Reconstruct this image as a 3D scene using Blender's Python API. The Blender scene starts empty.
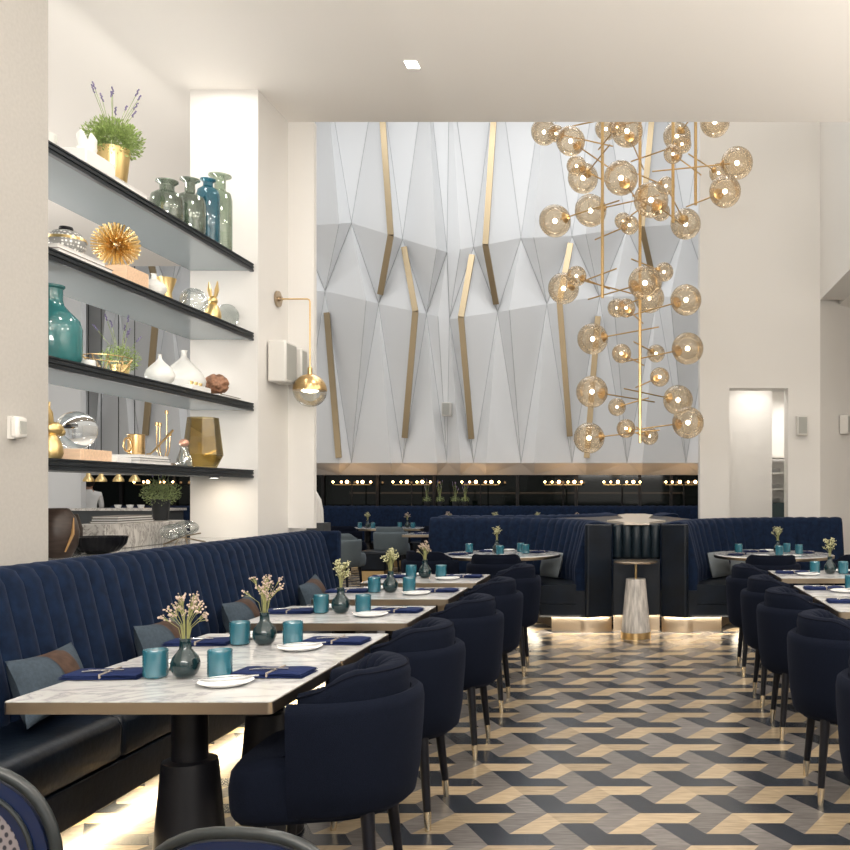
import bpy, bmesh, math, random
from mathutils import Vector, Matrix
random.seed(7)
PI = math.pi
S = bpy.context.scene
COL = S.collection
F = 900.0; CX = 632.0; CY = 492.0; H = 1.37      # lens of the place: focal length in pixels, vanishing point, eye height

# ------------------------------------------------------------------ materials
def newmat(name):
    m = bpy.data.materials.new(name); m.use_nodes = True
    nt = m.node_tree; nt.nodes.clear()
    out = nt.nodes.new('ShaderNodeOutputMaterial')
    return m, nt, out
def pmat(name, col, rough=.5, metal=0, noise=None, bump=None, trans=0, sheen=0, coat=0, ior=1.45, emis=None, spec=None):
    m, nt, out = newmat(name)
    b = nt.nodes.new('ShaderNodeBsdfPrincipled')
    b.inputs['Base Color'].default_value = (*col, 1)
    b.inputs['Roughness'].default_value = rough
    b.inputs['Metallic'].default_value = metal
    b.inputs['IOR'].default_value = ior
    b.inputs['Transmission Weight'].default_value = trans
    if spec is not None: b.inputs['Specular IOR Level'].default_value = spec
    if sheen:
        b.inputs['Sheen Weight'].default_value = sheen
        b.inputs['Sheen Roughness'].default_value = .4
        b.inputs['Sheen Tint'].default_value = (.55, .65, 1, 1)
    if coat:
        b.inputs['Coat Weight'].default_value = coat
        b.inputs['Coat Roughness'].default_value = .15
    if emis:
        b.inputs['Emission Color'].default_value = (*emis[:3], 1)
        b.inputs['Emission Strength'].default_value = emis[3]
    tc = nt.nodes.new('ShaderNodeTexCoord')
    if noise:      # (scale, amount, stretch)
        sc, amt, st = noise
        mp = nt.nodes.new('ShaderNodeMapping'); mp.inputs['Scale'].default_value = st
        nt.links.new(tc.outputs['Object'], mp.inputs[0])
        n = nt.nodes.new('ShaderNodeTexNoise'); n.inputs['Scale'].default_value = sc; n.inputs['Detail'].default_value = 5
        nt.links.new(mp.outputs[0], n.inputs['Vector'])
        r = nt.nodes.new('ShaderNodeValToRGB')
        r.color_ramp.elements[0].position = .3; r.color_ramp.elements[1].position = .7
        r.color_ramp.elements[0].color = (*[c*(1-amt) for c in col], 1)
        r.color_ramp.elements[1].color = (*[min(1, c*(1+amt)) for c in col], 1)
        nt.links.new(n.outputs['Fac'], r.inputs[0]); nt.links.new(r.outputs[0], b.inputs['Base Color'])
    if bump:       # (scale, strength)
        n = nt.nodes.new('ShaderNodeTexNoise'); n.inputs['Scale'].default_value = bump[0]; n.inputs['Detail'].default_value = 4
        nt.links.new(tc.outputs['Object'], n.inputs['Vector'])
        bp = nt.nodes.new('ShaderNodeBump'); bp.inputs['Strength'].default_value = bump[1]; bp.inputs['Distance'].default_value = .01
        nt.links.new(n.outputs['Fac'], bp.inputs['Height']); nt.links.new(bp.outputs[0], b.inputs['Normal'])
    nt.links.new(b.outputs[0], out.inputs[0])
    return m
def emat(name, col, st):
    m, nt, out = newmat(name)
    e = nt.nodes.new('ShaderNodeEmission'); e.inputs[0].default_value = (*col, 1); e.inputs[1].default_value = st
    nt.links.new(e.outputs[0], out.inputs[0]); return m
def marble_mat(name, base, vein, scale=3., rough=.12, w0=.46, w1=.54):
    m, nt, out = newmat(name)
    b = nt.nodes.new('ShaderNodeBsdfPrincipled'); b.inputs['Roughness'].default_value = rough
    tc = nt.nodes.new('ShaderNodeTexCoord')
    mp = nt.nodes.new('ShaderNodeMapping'); mp.inputs['Rotation'].default_value = (.3, .2, .7); mp.inputs['Scale'].default_value = (1, 2.2, 1)
    oi = nt.nodes.new('ShaderNodeObjectInfo')
    ad = nt.nodes.new('ShaderNodeVectorMath'); ad.operation = 'ADD'
    nt.links.new(tc.outputs['Object'], ad.inputs[0]); nt.links.new(oi.outputs['Location'], ad.inputs[1])
    nt.links.new(ad.outputs[0], mp.inputs[0])
    n = nt.nodes.new('ShaderNodeTexNoise'); n.inputs['Scale'].default_value = scale; n.inputs['Detail'].default_value = 9
    n.inputs['Roughness'].default_value = .62; n.inputs['Distortion'].default_value = 1.3
    nt.links.new(mp.outputs[0], n.inputs['Vector'])
    r = nt.nodes.new('ShaderNodeValToRGB'); cr = r.color_ramp
    cr.elements[0].position = w0-.12; cr.elements[0].color = (*base, 1)
    cr.elements[1].position = w1+.12; cr.elements[1].color = (*base, 1)
    e = cr.elements.new(w0); e.color = (*[c*.87 for c in base], 1)
    e = cr.elements.new((w0+w1)/2); e.color = (*vein, 1)
    e = cr.elements.new(w1); e.color = (*[c*.9 for c in base], 1)
    nt.links.new(n.outputs['Fac'], r.inputs[0]); nt.links.new(r.outputs[0], b.inputs['Base Color'])
    nt.links.new(b.outputs[0], out.inputs[0]); return m
def thin_glass(name, tint, gloss=.12, speck=False, rough=.03, body=0.0, bodycol=None):
    """thin blown glass: tinted see-through plus a fresnel reflection; optional gilt specks"""
    m, nt, out = newmat(name)
    L = nt.links
    t = nt.nodes.new('ShaderNodeBsdfTransparent'); t.inputs[0].default_value = (*tint, 1)
    g = nt.nodes.new('ShaderNodeBsdfGlossy'); g.inputs['Roughness'].default_value = rough
    lw = nt.nodes.new('ShaderNodeLayerWeight'); lw.inputs['Blend'].default_value = .35
    mth = nt.nodes.new('ShaderNodeMath'); mth.operation = 'MULTIPLY_ADD'; mth.inputs[1].default_value = .55; mth.inputs[2].default_value = gloss
    L.new(lw.outputs['Fresnel'], mth.inputs[0])
    cur = t.outputs[0]
    if body:
        d = nt.nodes.new('ShaderNodeBsdfDiffuse'); d.inputs[0].default_value = (*(bodycol or tint), 1)
        mb = nt.nodes.new('ShaderNodeMixShader'); mb.inputs[0].default_value = body
        L.new(cur, mb.inputs[1]); L.new(d.outputs[0], mb.inputs[2]); cur = mb.outputs[0]
    mx = nt.nodes.new('ShaderNodeMixShader'); L.new(mth.outputs[0], mx.inputs[0]); L.new(cur, mx.inputs[1]); L.new(g.outputs[0], mx.inputs[2])
    cur = mx.outputs[0]
    if speck:
        tc = nt.nodes.new('ShaderNodeTexCoord')
        v = nt.nodes.new('ShaderNodeTexVoronoi'); v.inputs['Scale'].default_value = 42
        L.new(tc.outputs['Object'], v.inputs['Vector'])
        ls = nt.nodes.new('ShaderNodeMath'); ls.operation = 'LESS_THAN'; ls.inputs[1].default_value = .18
        L.new(v.outputs['Distance'], ls.inputs[0])
        gg = nt.nodes.new('ShaderNodeBsdfPrincipled'); gg.inputs['Base Color'].default_value = (1, .86, .62, 1); gg.inputs['Metallic'].default_value = .6; gg.inputs['Roughness'].default_value = .35
        m2 = nt.nodes.new('ShaderNodeMixShader'); L.new(ls.outputs[0], m2.inputs[0]); L.new(cur, m2.inputs[1]); L.new(gg.outputs[0], m2.inputs[2])
        cur = m2.outputs[0]
    L.new(cur, out.inputs[0]); return m

M = {}
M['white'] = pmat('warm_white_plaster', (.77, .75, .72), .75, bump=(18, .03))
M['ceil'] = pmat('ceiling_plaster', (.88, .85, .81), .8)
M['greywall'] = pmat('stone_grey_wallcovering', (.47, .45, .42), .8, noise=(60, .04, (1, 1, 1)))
M['facet'] = pmat('facet_panel_lacquer', (.80, .81, .82), .55)
M['seam'] = pmat('panel_seam', (.52, .53, .54), .8)  # mid-grey joint lines along the facet panel edges
M['mirror'] = pmat('mirror_glass', (.80, .80, .80), .01, 1)
M['velvet'] = pmat('navy_velvet', (.0050, .0125, .034), .85, spec=.15, sheen=.09, noise=(22, .35, (1, 1, 1)), bump=(220, .08))
M['leather'] = pmat('dark_navy_leather', (.0025, .0058, .0120), .34, spec=.3, noise=(6, .4, (1, 1, 1)), bump=(30, .15), coat=.1)
M['chairfab'] = pmat('navy_wool_chair_cloth', (.0042, .0062, .0135), .92, spec=.1, noise=(300, .35, (1, 1, 1)), bump=(400, .25), sheen=.025)
M['piping'] = pmat('navy_piping', (.003, .004, .009), .8, spec=.1)
M['greyfab'] = pmat('slate_grey_chair_cloth', (.10, .125, .14), .85, noise=(200, .2, (1, 1, 1)), sheen=.1)
M['blackwood'] = pmat('black_stained_wood', (.004, .0045, .008), .4, spec=.3, noise=(20, .4, (4, 4, .6)))
M['blackmetal'] = pmat('black_metal', (.006, .006, .008), .4, 0, spec=.35)
M['steel'] = pmat('blackened_steel', (.035, .043, .052), .35, .7)
M['shelfunder'] = pmat('grey_lacquer_soffit', (.27, .31, .33), .25, 0)
M['brass'] = pmat('brushed_brass', (.72, .50, .24), .28, 1, noise=(30, .12, (1, 1, 8)))
M['brassdark'] = pmat('antique_brass', (.46, .37, .27), .28, 1)
M['brasstip'] = pmat('pale_brass_ferrule', (.72, .62, .46), .25, 1)
M['goldsat'] = pmat('satin_gold', (.85, .64, .30), .33, 1)
M['goldstrip'] = pmat('bronze_inlay', (.42, .33, .21), .38, .9)
M['marble'] = marble_mat('white_veined_marble', (.66, .66, .655), (.40, .40, .415), 2.6)
M['marblecone'] = pmat('streaked_grey_marble', (.50, .47, .44), .3, noise=(16, .38, (2.4, 2.4, .35)))
M['marbledk'] = marble_mat('grey_brown_marble', (.70, .67, .63), (.26, .23, .21), 9., .3, .46, .54)
M['teal'] = thin_glass('teal_frosted_glass', (.17, .50, .58), .10, rough=.12, body=.6, bodycol=(.04, .20, .27))
M['vase'] = pmat('bottle_green_glazed_glass', (.006, .022, .026), .07, coat=.5)
M['china'] = pmat('white_porcelain', (.88, .88, .87), .4)
M['whitecer'] = pmat('white_ceramic', (.83, .83, .80), .3)
M['napkin'] = pmat('royal_navy_linen', (.010, .020, .078), .85, spec=.2, bump=(150, .2))
M['band'] = pmat('pale_cord', (.34, .29, .25), .6)
M['silver'] = pmat('polished_steel', (.70, .70, .70), .15, 1)
M['stem'] = pmat('dried_stem', (.30, .30, .12), .7)
M['blossom'] = pmat('dried_pale_blossom', (.52, .40, .34), .8, noise=(40, .3, (1, 1, 1)))
M['blossomg'] = pmat('dried_green_blossom', (.58, .56, .34), .8, noise=(40, .3, (1, 1, 1)))
M['leaf'] = pmat('fresh_green_leaf', (.30, .40, .13), .6, noise=(25, .4, (1, 1, 1)))
M['leafpale'] = pmat('pale_green_leaf', (.36, .44, .20), .6, noise=(25, .3, (1, 1, 1)))
M['lavender'] = pmat('lavender_flower', (.20, .17, .30), .8)
M['pillow'] = pmat('slate_blue_cushion_cloth', (.055, .075, .098), .9, spec=.2, noise=(60, .15, (1, 1, 1)), bump=(200, .15))
M['pillowband'] = pmat('brown_velvet_band', (.075, .045, .033), .75, spec=.2, noise=(30, .3, (1, 1, 1)))
M['woodlt'] = pmat('pale_maple_block', (.80, .56, .38), .5, noise=(10, .1, (1, 8, 8)))
M['paper'] = pmat('white_book_cloth', (.86, .85, .83), .6)
M['bookgrey'] = pmat('taupe_book_cloth', (.25, .21, .18), .6)
M['bookdark'] = pmat('charcoal_book_cloth', (.05, .055, .06), .6)
M['copper'] = pmat('rose_copper', (.85, .48, .35), .35, .7)
M['coral'] = pmat('brown_coral_clay', (.33, .17, .10), .5, noise=(30, .5, (1, 1, 1)), bump=(40, .8))
M['brownwood'] = pmat('dark_walnut', (.045, .03, .024), .4, noise=(12, .4, (1, 1, 6)))
M['brownin'] = pmat('carved_amber_wood', (.35, .20, .08), .5)
M['tealglass'] = thin_glass('deep_teal_glass', (.12, .38, .40), .08, body=.72, bodycol=(.05, .24, .25))
M['blueglass'] = thin_glass('peacock_blue_glass', (.08, .40, .52), .12, body=.45, bodycol=(.01, .19, .28))
M['greenglass'] = thin_glass('pale_celadon_glass', (.72, .80, .70), .10, body=.30, bodycol=(.50, .60, .48))
M['greyglass'] = thin_glass('smoky_olive_glass', (.60, .67, .61), .12, body=.15, bodycol=(.3, .36, .3))
M['clear'] = thin_glass('clear_glass', (.93, .95, .94), .10)
M['smoke'] = thin_glass('smoked_amber_glass', (.74, .66, .44), .06, body=.02, bodycol=(.15, .11, .04))
M['smokedk'] = thin_glass('smoked_grey_glass', (.30, .29, .28), .10, body=.3, bodycol=(.06, .055, .05))
M['amber'] = thin_glass('gilt_amber_globe_glass', (.90, .82, .70), .05, speck=True, rough=.08, body=.12, bodycol=(.72, .58, .40))
M['darkglass'] = pmat('dark_window_glass', (.003, .006, .006), .06, spec=.25)
M['blueenam'] = pmat('blue_enamelled_rattan', (.004, .013, .055), .3, coat=.3)
M['greyenam'] = pmat('grey_green_enamelled_frame', (.016, .021, .023), .3, coat=.3)
M['speaker'] = pmat('off_white_speaker_shell', (.72, .70, .66), .5)
M['grille'] = pmat('grey_speaker_grille', (.42, .42, .39), .7, bump=(600, .4))
M['bulb'] = emat('warm_bulb', (1, .58, .26), 16)
M['bulbcore'] = emat('globe_core_light', (1, .90, .72), 14)
M['lamp'] = emat('downlight_lens', (1, .95, .88), 8)
M['pearl'] = emat('lit_opal_glass', (1, .86, .62), 5)
M['potdark'] = pmat('black_planter', (.02, .022, .024), .6)
M['cabinet'] = pmat('teal_grey_cabinet', (.03, .055, .06), .4)

# silver knitted wicker dots for the ribbed bowl
def dotmat():
    m, nt, out = newmat('silver_beaded_bowl'); L = nt.links
    b = nt.nodes.new('ShaderNodeBsdfPrincipled'); b.inputs['Roughness'].default_value = .35
    tc = nt.nodes.new('ShaderNodeTexCoord'); v = nt.nodes.new('ShaderNodeTexVoronoi'); v.inputs['Scale'].default_value = 60; v.inputs['Randomness'].default_value = .1
    r = nt.nodes.new('ShaderNodeValToRGB'); r.color_ramp.elements[0].position = .3; r.color_ramp.elements[1].position = .45
    r.color_ramp.elements[0].color = (.85, .85, .82, 1); r.color_ramp.elements[1].color = (.25, .25, .24, 1)
    L.new(tc.outputs['Object'], v.inputs['Vector']); L.new(v.outputs['Distance'], r.inputs[0]); L.new(r.outputs[0], b.inputs['Base Color']); L.new(b.outputs[0], out.inputs[0])
    return m
M['beads'] = dotmat()
def canemat():
    m, nt, out = newmat('woven_cane_with_dark_dots'); L = nt.links
    b = nt.nodes.new('ShaderNodeBsdfPrincipled'); b.inputs['Roughness'].default_value = .5
    tc = nt.nodes.new('ShaderNodeTexCoord'); mp = nt.nodes.new('ShaderNodeMapping')
    mp.inputs['Rotation'].default_value = (0, .6, 0); mp.inputs['Scale'].default_value = (85, 1, 60)
    v = nt.nodes.new('ShaderNodeTexVoronoi'); v.voronoi_dimensions = '3D'; v.inputs['Scale'].default_value = 1; v.inputs['Randomness'].default_value = 0
    r = nt.nodes.new('ShaderNodeValToRGB'); r.color_ramp.elements[0].position = .22; r.color_ramp.elements[1].position = .34
    r.color_ramp.elements[0].color = (.02, .02, .03, 1); r.color_ramp.elements[1].color = (.25, .22, .23, 1)
    L.new(tc.outputs['Object'], mp.inputs[0]); L.new(mp.outputs[0], v.inputs['Vector']); L.new(v.outputs['Distance'], r.inputs[0]); L.new(r.outputs[0], b.inputs['Base Color']); L.new(b.outputs[0], out.inputs[0])
    return m
M['cane'] = canemat()
def woodfloor(name, col, rot):
    m, nt, out = newmat(name); L = nt.links
    b = nt.nodes.new('ShaderNodeBsdfPrincipled'); b.inputs['Roughness'].default_value = .27
    tc = nt.nodes.new('ShaderNodeTexCoord'); mp = nt.nodes.new('ShaderNodeMapping')
    mp.inputs['Rotation'].default_value = (0, 0, rot); mp.inputs['Scale'].default_value = (3, 26, 1)
    n = nt.nodes.new('ShaderNodeTexNoise'); n.inputs['Scale'].default_value = 3; n.inputs['Detail'].default_value = 6; n.inputs['Distortion'].default_value = .6
    r = nt.nodes.new('ShaderNodeValToRGB'); r.color_ramp.elements[0].position = .3; r.color_ramp.elements[1].position = .7
    r.color_ramp.elements[0].color = (*[c*.72 for c in col], 1); r.color_ramp.elements[1].color = (*[c*1.15 for c in col], 1)
    at = nt.nodes.new('ShaderNodeAttribute'); at.attribute_name = 'tone'; at.attribute_type = 'GEOMETRY'
    hs = nt.nodes.new('ShaderNodeHueSaturation')
    L.new(at.outputs['Fac'], hs.inputs['Value'])
    L.new(tc.outputs['Object'], mp.inputs[0]); L.new(mp.outputs[0], n.inputs['Vector']); L.new(n.outputs['Fac'], r.inputs[0])
    L.new(r.outputs[0], hs.inputs['Color']); L.new(hs.outputs[0], b.inputs['Base Color'])
    L.new(b.outputs[0], out.inputs[0]); return m

# ------------------------------------------------------------------ mesh builder
class MB:
    def __init__(s): s.v = []; s.f = []; s.mi = []; s.cur = 0
    def add(s, vs, fs):
        o = len(s.v); s.v += [tuple(v) for v in vs]
        for f in fs: s.f.append([o+i for i in f]); s.mi.append(s.cur)
        return s
    def box(s, c, d, rz=0, taper=1):
        x, y, z = d[0]/2, d[1]/2, d[2]/2
        vs = []
        for sz, k in ((-1, 1), (1, taper)):
            for sx, sy in ((-1, -1), (1, -1), (1, 1), (-1, 1)):
                a, b = sx*x*k, sy*y*k
                vs.append((c[0]+a*math.cos(rz)-b*math.sin(rz), c[1]+a*math.sin(rz)+b*math.cos(rz), c[2]+sz*z))
        return s.add(vs, [(3, 2, 1, 0), (4, 5, 6, 7), (0, 1, 5, 4), (1, 2, 6, 5), (2, 3, 7, 6), (3, 0, 4, 7)])
    def bb(s, x0, x1, y0, y1, z0, z1): return s.box(((x0+x1)/2, (y0+y1)/2, (z0+z1)/2), (x1-x0, y1-y0, z1-z0))
    def loft(s, rings, cap=True, closed=True, loop=False):
        n = len(rings[0]); vs = [p for r in rings for p in r]; fs = []
        R = len(rings)
        for i in range(R if loop else R-1):
            j2 = (i+1) % R
            for j in range(n if closed else n-1):
                k = (j+1) % n
                fs.append((i*n+j, i*n+k, j2*n+k, j2*n+j))
        if cap and closed and not loop:
            fs.append(tuple(range(n-1, -1, -1))); fs.append(tuple((R-1)*n+j for j in range(n)))
        return s.add(vs, fs)
    def lathe(s, prof, c=(0, 0, 0), seg=24, cap=True):
        rings = [[(c[0]+r*math.cos(2*PI*j/seg), c[1]+r*math.sin(2*PI*j/seg), c[2]+z) for j in range(seg)] for r, z in prof]
        return s.loft(rings, cap)
    def tube(s, pts, r, seg=8, cap=True):
        pts = [Vector(p) for p in pts]; n = len(pts); rs = r if isinstance(r, (list, tuple)) else [r]*n
        rings = []; up = None
        for i, p in enumerate(pts):
            t = (pts[min(i+1, n-1)]-pts[max(i-1, 0)]).normalized()
            if up is None:
                up = Vector((0, 0, 1)) if abs(t.z) < .9 else Vector((1, 0, 0))
            a = (up - t*up.dot(t)).normalized(); b = t.cross(a); up = a
            rings.append([tuple(p + (a*math.cos(2*PI*j/seg)+b*math.sin(2*PI*j/seg))*rs[i]) for j in range(seg)])
        return s.loft(rings, cap)
    def ball(s, c, r, seg=16, sc=(1, 1, 1), rings=None):
        k = rings or max(4, seg//2)
        prof = [(max(.0008, math.sin(PI*i/k))*1.0, -math.cos(PI*i/k)) for i in range(k+1)]
        rr = [[(c[0]+r*sc[0]*q*math.cos(2*PI*j/seg), c[1]+r*sc[1]*q*math.sin(2*PI*j/seg), c[2]+r*sc[2]*z) for j in range(seg)] for q, z in prof]
        return s.loft(rr)
    def prism(s, pts, z0, z1):
        n = len(pts)
        vs = [(p[0], p[1], z0) for p in pts]+[(p[0], p[1], z1) for p in pts]
        fs = [tuple(range(n-1, -1, -1)), tuple(range(n, 2*n))]+[(i, (i+1) % n, n+(i+1) % n, n+i) for i in range(n)]
        return s.add(vs, fs)
    def build(s, name, mat, parent=None, loc=None, rz=0, smooth=True, bevel=0, angle=35, bseg=2, fix=True):
        me = bpy.data.meshes.new(name); me.from_pydata(s.v, [], s.f)
        mats = mat if isinstance(mat, (list, tuple)) else [mat]
        for m in mats: me.materials.append(m)
        if len(mats) > 1: me.polygons.foreach_set('material_index', s.mi)
        if fix:
            bm = bmesh.new(); bm.from_mesh(me); bmesh.ops.recalc_face_normals(bm, faces=bm.faces); bm.to_mesh(me); bm.free()
        if smooth:
            me.shade_smooth(); me.set_sharp_from_angle(angle=math.radians(angle))
        o = bpy.data.objects.new(name, me); COL.objects.link(o)
        if loc: o.location = loc
        o.rotation_euler.z = rz
        if parent: o.parent = parent
        if bevel:
            b = o.modifiers.new('bevel', 'BEVEL'); b.width = bevel; b.segments = bseg; b.limit_method = 'ANGLE'; b.angle_limit = math.radians(40)
        return o

def tag(o, label, cat, group=None, kind=None):
    if label: o['label'] = label
    if cat: o['category'] = cat
    if group: o['group'] = group
    if kind: o['kind'] = kind
    return o
def thing(name, label, cat, loc=(0, 0, 0), rz=0, group=None):
    o = bpy.data.objects.new(name, None); COL.objects.link(o); o.empty_display_size = .1
    o.location = loc; o.rotation_euler.z = rz
    return tag(o, label, cat, group)
def struct(name, mb, mat, **k):
    o = mb.build(name, mat, **k); o['kind'] = 'structure'; return o
def dup(o, loc, rz=None, label=None, group=None, parent=None):
    c = o.copy(); COL.objects.link(c)
    if parent: c.parent = parent
    else:
        c.location = loc
        if rz is not None: c.rotation_euler.z = rz
        if label: c['label'] = label
        if group: c['group'] = group
    for ch in list(o.children): dup(ch, None, parent=c)
    return c
def fin(o, proto_flags, loc, rz=None, label=None, group=None):
    """first use moves the source itself, later uses copy it"""
    if not proto_flags:
        proto_flags.append(1); o.location = loc
        if rz is not None: o.rotation_euler.z = rz
        if label: o['label'] = label
        if group: o['group'] = group
        return o
    return dup(o, loc, rz, label, group)
def area(name, loc, size, power, col=(1, 1, 1), rot=(0, 0, 0), sy=None, spread=None):
    l = bpy.data.lights.new(name, 'AREA'); l.energy = power; l.color = col
    l.shape = 'RECTANGLE' if sy else 'SQUARE'; l.size = size
    if sy: l.size_y = sy
    if spread: l.spread = spread
    o = bpy.data.objects.new(name, l); COL.objects.link(o); o.location = loc; o.rotation_euler = rot
    return o

# ------------------------------------------------------------------ camera
cd = bpy.data.cameras.new('camera'); cam = bpy.data.objects.new('camera', cd); COL.objects.link(cam)
cam.location = (0, 0, H); cam.rotation_euler = (PI/2, 0, 0)
cd.sensor_width = 36; cd.lens = 36*F/850; cd.shift_x = -(CX-425)/850; cd.shift_y = (CY-425)/850
cd.clip_start = .05; cd.clip_end = 100
S.camera = cam

# ------------------------------------------------------------------ the room shell
WX = -2.75; YP0 = 4.24; YP1 = 6.62; YC = 7.2; ZC = 4.33; ZH = 9.9; MX = -3.25
a = .0657; h = .1165
fl = MB(); tones = []
cols = {'dark': 0, 'cream': 1, 'grey': 2}
X0f, Y0f = -.098, 4.072
def q(ox, oy, pts, c):
    fl.cur = c; fl.add([(ox+p[0]*a, oy+p[1]*h, 0) for p in pts], [(0, 1, 2, 3)])
    tones.append(random.uniform(.78, 1.16))
for r in range(-42, 22):
    for k in range(-22, 18):
        ox = X0f + 6*a*k + (3*a if r % 2 else 0); oy = Y0f - 3*h*r
        if oy > 18.2 or oy < -3 or ox < -7.4 or ox > 6: continue
        q(ox, oy, [(0, 0), (2, 0), (3, -1), (2, -2)], 0); q(ox, oy, [(3, -1), (5, -1), (6, -2), (2, -2)], 0)
        q(ox, oy, [(0, -4), (2, -4), (3, -3), (2, -2)], 1); q(ox, oy, [(3, -3), (5, -3), (6, -2), (2, -2)], 1)
        q(ox, oy, [(0, 0), (2, -2), (0, -2), (-1, -1)], 2); q(ox, oy, [(0, -2), (2, -2), (0, -4), (-1, -3)], 2)
fo = fl.build('floor', [woodfloor('charcoal_parquet', (.034, .040, .052), .2), woodfloor('cream_oak_parquet', (.45, .35, .23), .1), woodfloor('grey_oak_parquet', (.185, .170, .162), .9)], smooth=False, fix=False)
me = fo.data
at = me.attributes.new('tone', 'FLOAT', 'FACE'); at.data.foreach_set('value', tones)
bm = bmesh.new(); bm.from_mesh(me)
for f in bm.faces:
    if f.normal.z < 0: f.normal_flip()
bm.to_mesh(me); bm.free()
fo['kind'] = 'structure'

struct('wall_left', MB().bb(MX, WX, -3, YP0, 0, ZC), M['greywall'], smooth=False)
pl = MB(); pl.bb(MX, WX, YP1, 7.6, 0, ZC); pl.bb(WX, -2.545, YC, 7.26, 1.08, ZC)
struct('wall_pillar', pl, M['white'], smooth=False)
struct('ceiling', MB().bb(MX, 6, -3, YC-.2, ZC, ZC+.25), M['ceil'], smooth=False)
struct('wall_bulkhead', MB().bb(MX, 6, YC-.2, YC, ZC, ZH), M['ceil'], smooth=False)
struct('ceiling_left', MB().prism([(-13, -3), (MX, -3), (MX, 7.2), (-4.3, 8.75), (-4.3, 11.8), (-13, 11.8)], ZC, ZC+.25), M['ceil'], smooth=False)
struct('wall_bulkhead_left', MB().prism([(MX, 7.21), (-4.3, 8.76), (-4.3, 11.8), (-13, 11.8), (-13, 11.6), (-4.5, 11.6), (-4.5, 8.67), (MX-.2, 7.2)], ZC+.251, ZH), M['white'], smooth=False)
struct('wall_hall_left', MB().bb(-13.2, -13, -3, 18, 0, ZH), M['white'], smooth=False)
struct('ceiling_hall', MB().bb(-13.2, 6, YC, 18, ZH, ZH+.2), M['white'], smooth=False)
# wall behind the right booth, with the doorway
DX0, DX1, DZ = 1.19, 1.91, 2.64
w = MB(); w.bb(.83, DX0, 11, 11.3, 0, ZH); w.bb(DX1, 2.3, 11, 11.3, 0, ZH); w.bb(DX0, DX1, 11, 11.3, DZ, ZH)
struct('wall_right', w, M['white'], smooth=False)
w = MB(); w.prism([(2.3, 11), (5.9, 14.6), (5.9, 14.9), (2.3, 11.3)], 0, ZH)
struct('wall_right_angled', w, M['white'], smooth=False)
struct('wall_upper_right', MB().bb(2.3, 2.6, YC+.2, 10.998, 3.72, ZH), M['white'], smooth=False)
struct('ceiling_right', MB().prism([(2.6, YC+.2), (6, YC+.2), (6, 14.6), (5.9, 14.6), (2.6, 11.3)], 3.72, 3.9), M['ceil'], smooth=False)
struct('wall_room_right', MB().bb(6, 6.2, -3, 14.9, 0, ZH), M['white'], smooth=False)
struct('wall_hall_right', MB().bb(6, 6.2, 14.9, 18, 0, ZH), M['white'], smooth=False)
# passage behind the doorway
w = MB(); w.bb(DX0-.05, DX0, 11.3, 12.9, 0, 2.9); w.bb(DX0, 1.86, 11.95, 12.05, 0, 2.9); w.bb(DX0, 2.5, 12.9, 13, 0, 2.9); w.bb(2.4, 2.5, 11.45, 12.9, 0, 2.9); w.bb(DX0-.06, 2.4, 11.3, 13, 2.8, 2.9)
struct('wall_passage', w, M['white'], smooth=False)

# ------------------------------------------------------------------ faceted feature wall at the end of the hall
YW = 17.5
def P(px, py, Y): return ((px-CX)*Y/F, Y, H-(py-CY)*Y/F)
Acol = [(43, 226), (93, 228), (143, 224), (195, 226), (247, 228), (299, 226), (351.4, 223), (402.6, 239), (447, 252), (473.6, 247), (521, 238), (572, 236), (627, 228), (686, 224), (738, 226), (790, 232), (842, 228), (894, 226), (946, 226)]
Bcol = [(68, 296), (118, 298), (170, 294), (221, 298), (273, 292), (325, 291), (378.6, 303.6), (426.5, 314), (449.5, 319), (497.6, 312), (547, 304), (599.5, 297), (657, 296), (712, 300), (764, 302), (816, 300), (868, 298), (920, 298)]
fw = MB(); seams = []
def tri(p, q_, r): fw.add([p, q_, r], [(0, 1, 2)])
edges = []
def cell(top, left, right, bot, fr, lift=.42, py=None):
    """one elongated kite: four panels rising to an off-centre ridge point"""
    pk = Vector(left).lerp(Vector(right), fr)
    pk = Vector((pk.x, YW, pk.z if py is None else py)); d = YW-lift
    pk = Vector((pk.x*d/YW, d, H+(pk.z-H)*d/YW))
    for s0, s1 in ((top, left), (left, bot), (bot, right), (right, top)):
        if s0 is None or s1 is None: continue
        tri(s0, s1, pk); edges.append((s0, s1))
    edges.append((bot, pk)) if fr > .5 else edges.append((bot, pk))
    return pk
A = [P(x, y, YW) for x, y in Acol]; B = [P(x, y, YW) for x, y in Bcol]
Z1 = [P(x, 62, YW) for x, y in Bcol]; Cn = [P(x, 463, YW) for x, y in Acol]
lower = 475
ridge_up, ridge_mid, ridge_low = [], [], []
for i in range(len(B)):
    x = Bcol[i][0]; fr = .77 if x < 440 else (.5 if x < 470 else .25)
    ridge_up.append(cell(Z1[i], A[i], A[i+1], B[i], fr, .55 if not 440 < x < 470 else .15))
for i in range(1, len(A)-1):
    x = Acol[i][0]; fr = .77 if x < 430 else (.5 if x < 460 else .24)
    ridge_mid.append(cell(A[i], B[i-1], B[i], Cn[i], fr, .48 if not 430 < x < 460 else .12))
    # inverted panels over the A nodes, closing the top between two kites
    tri(Z1[i-1], Z1[i], A[i])
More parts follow.
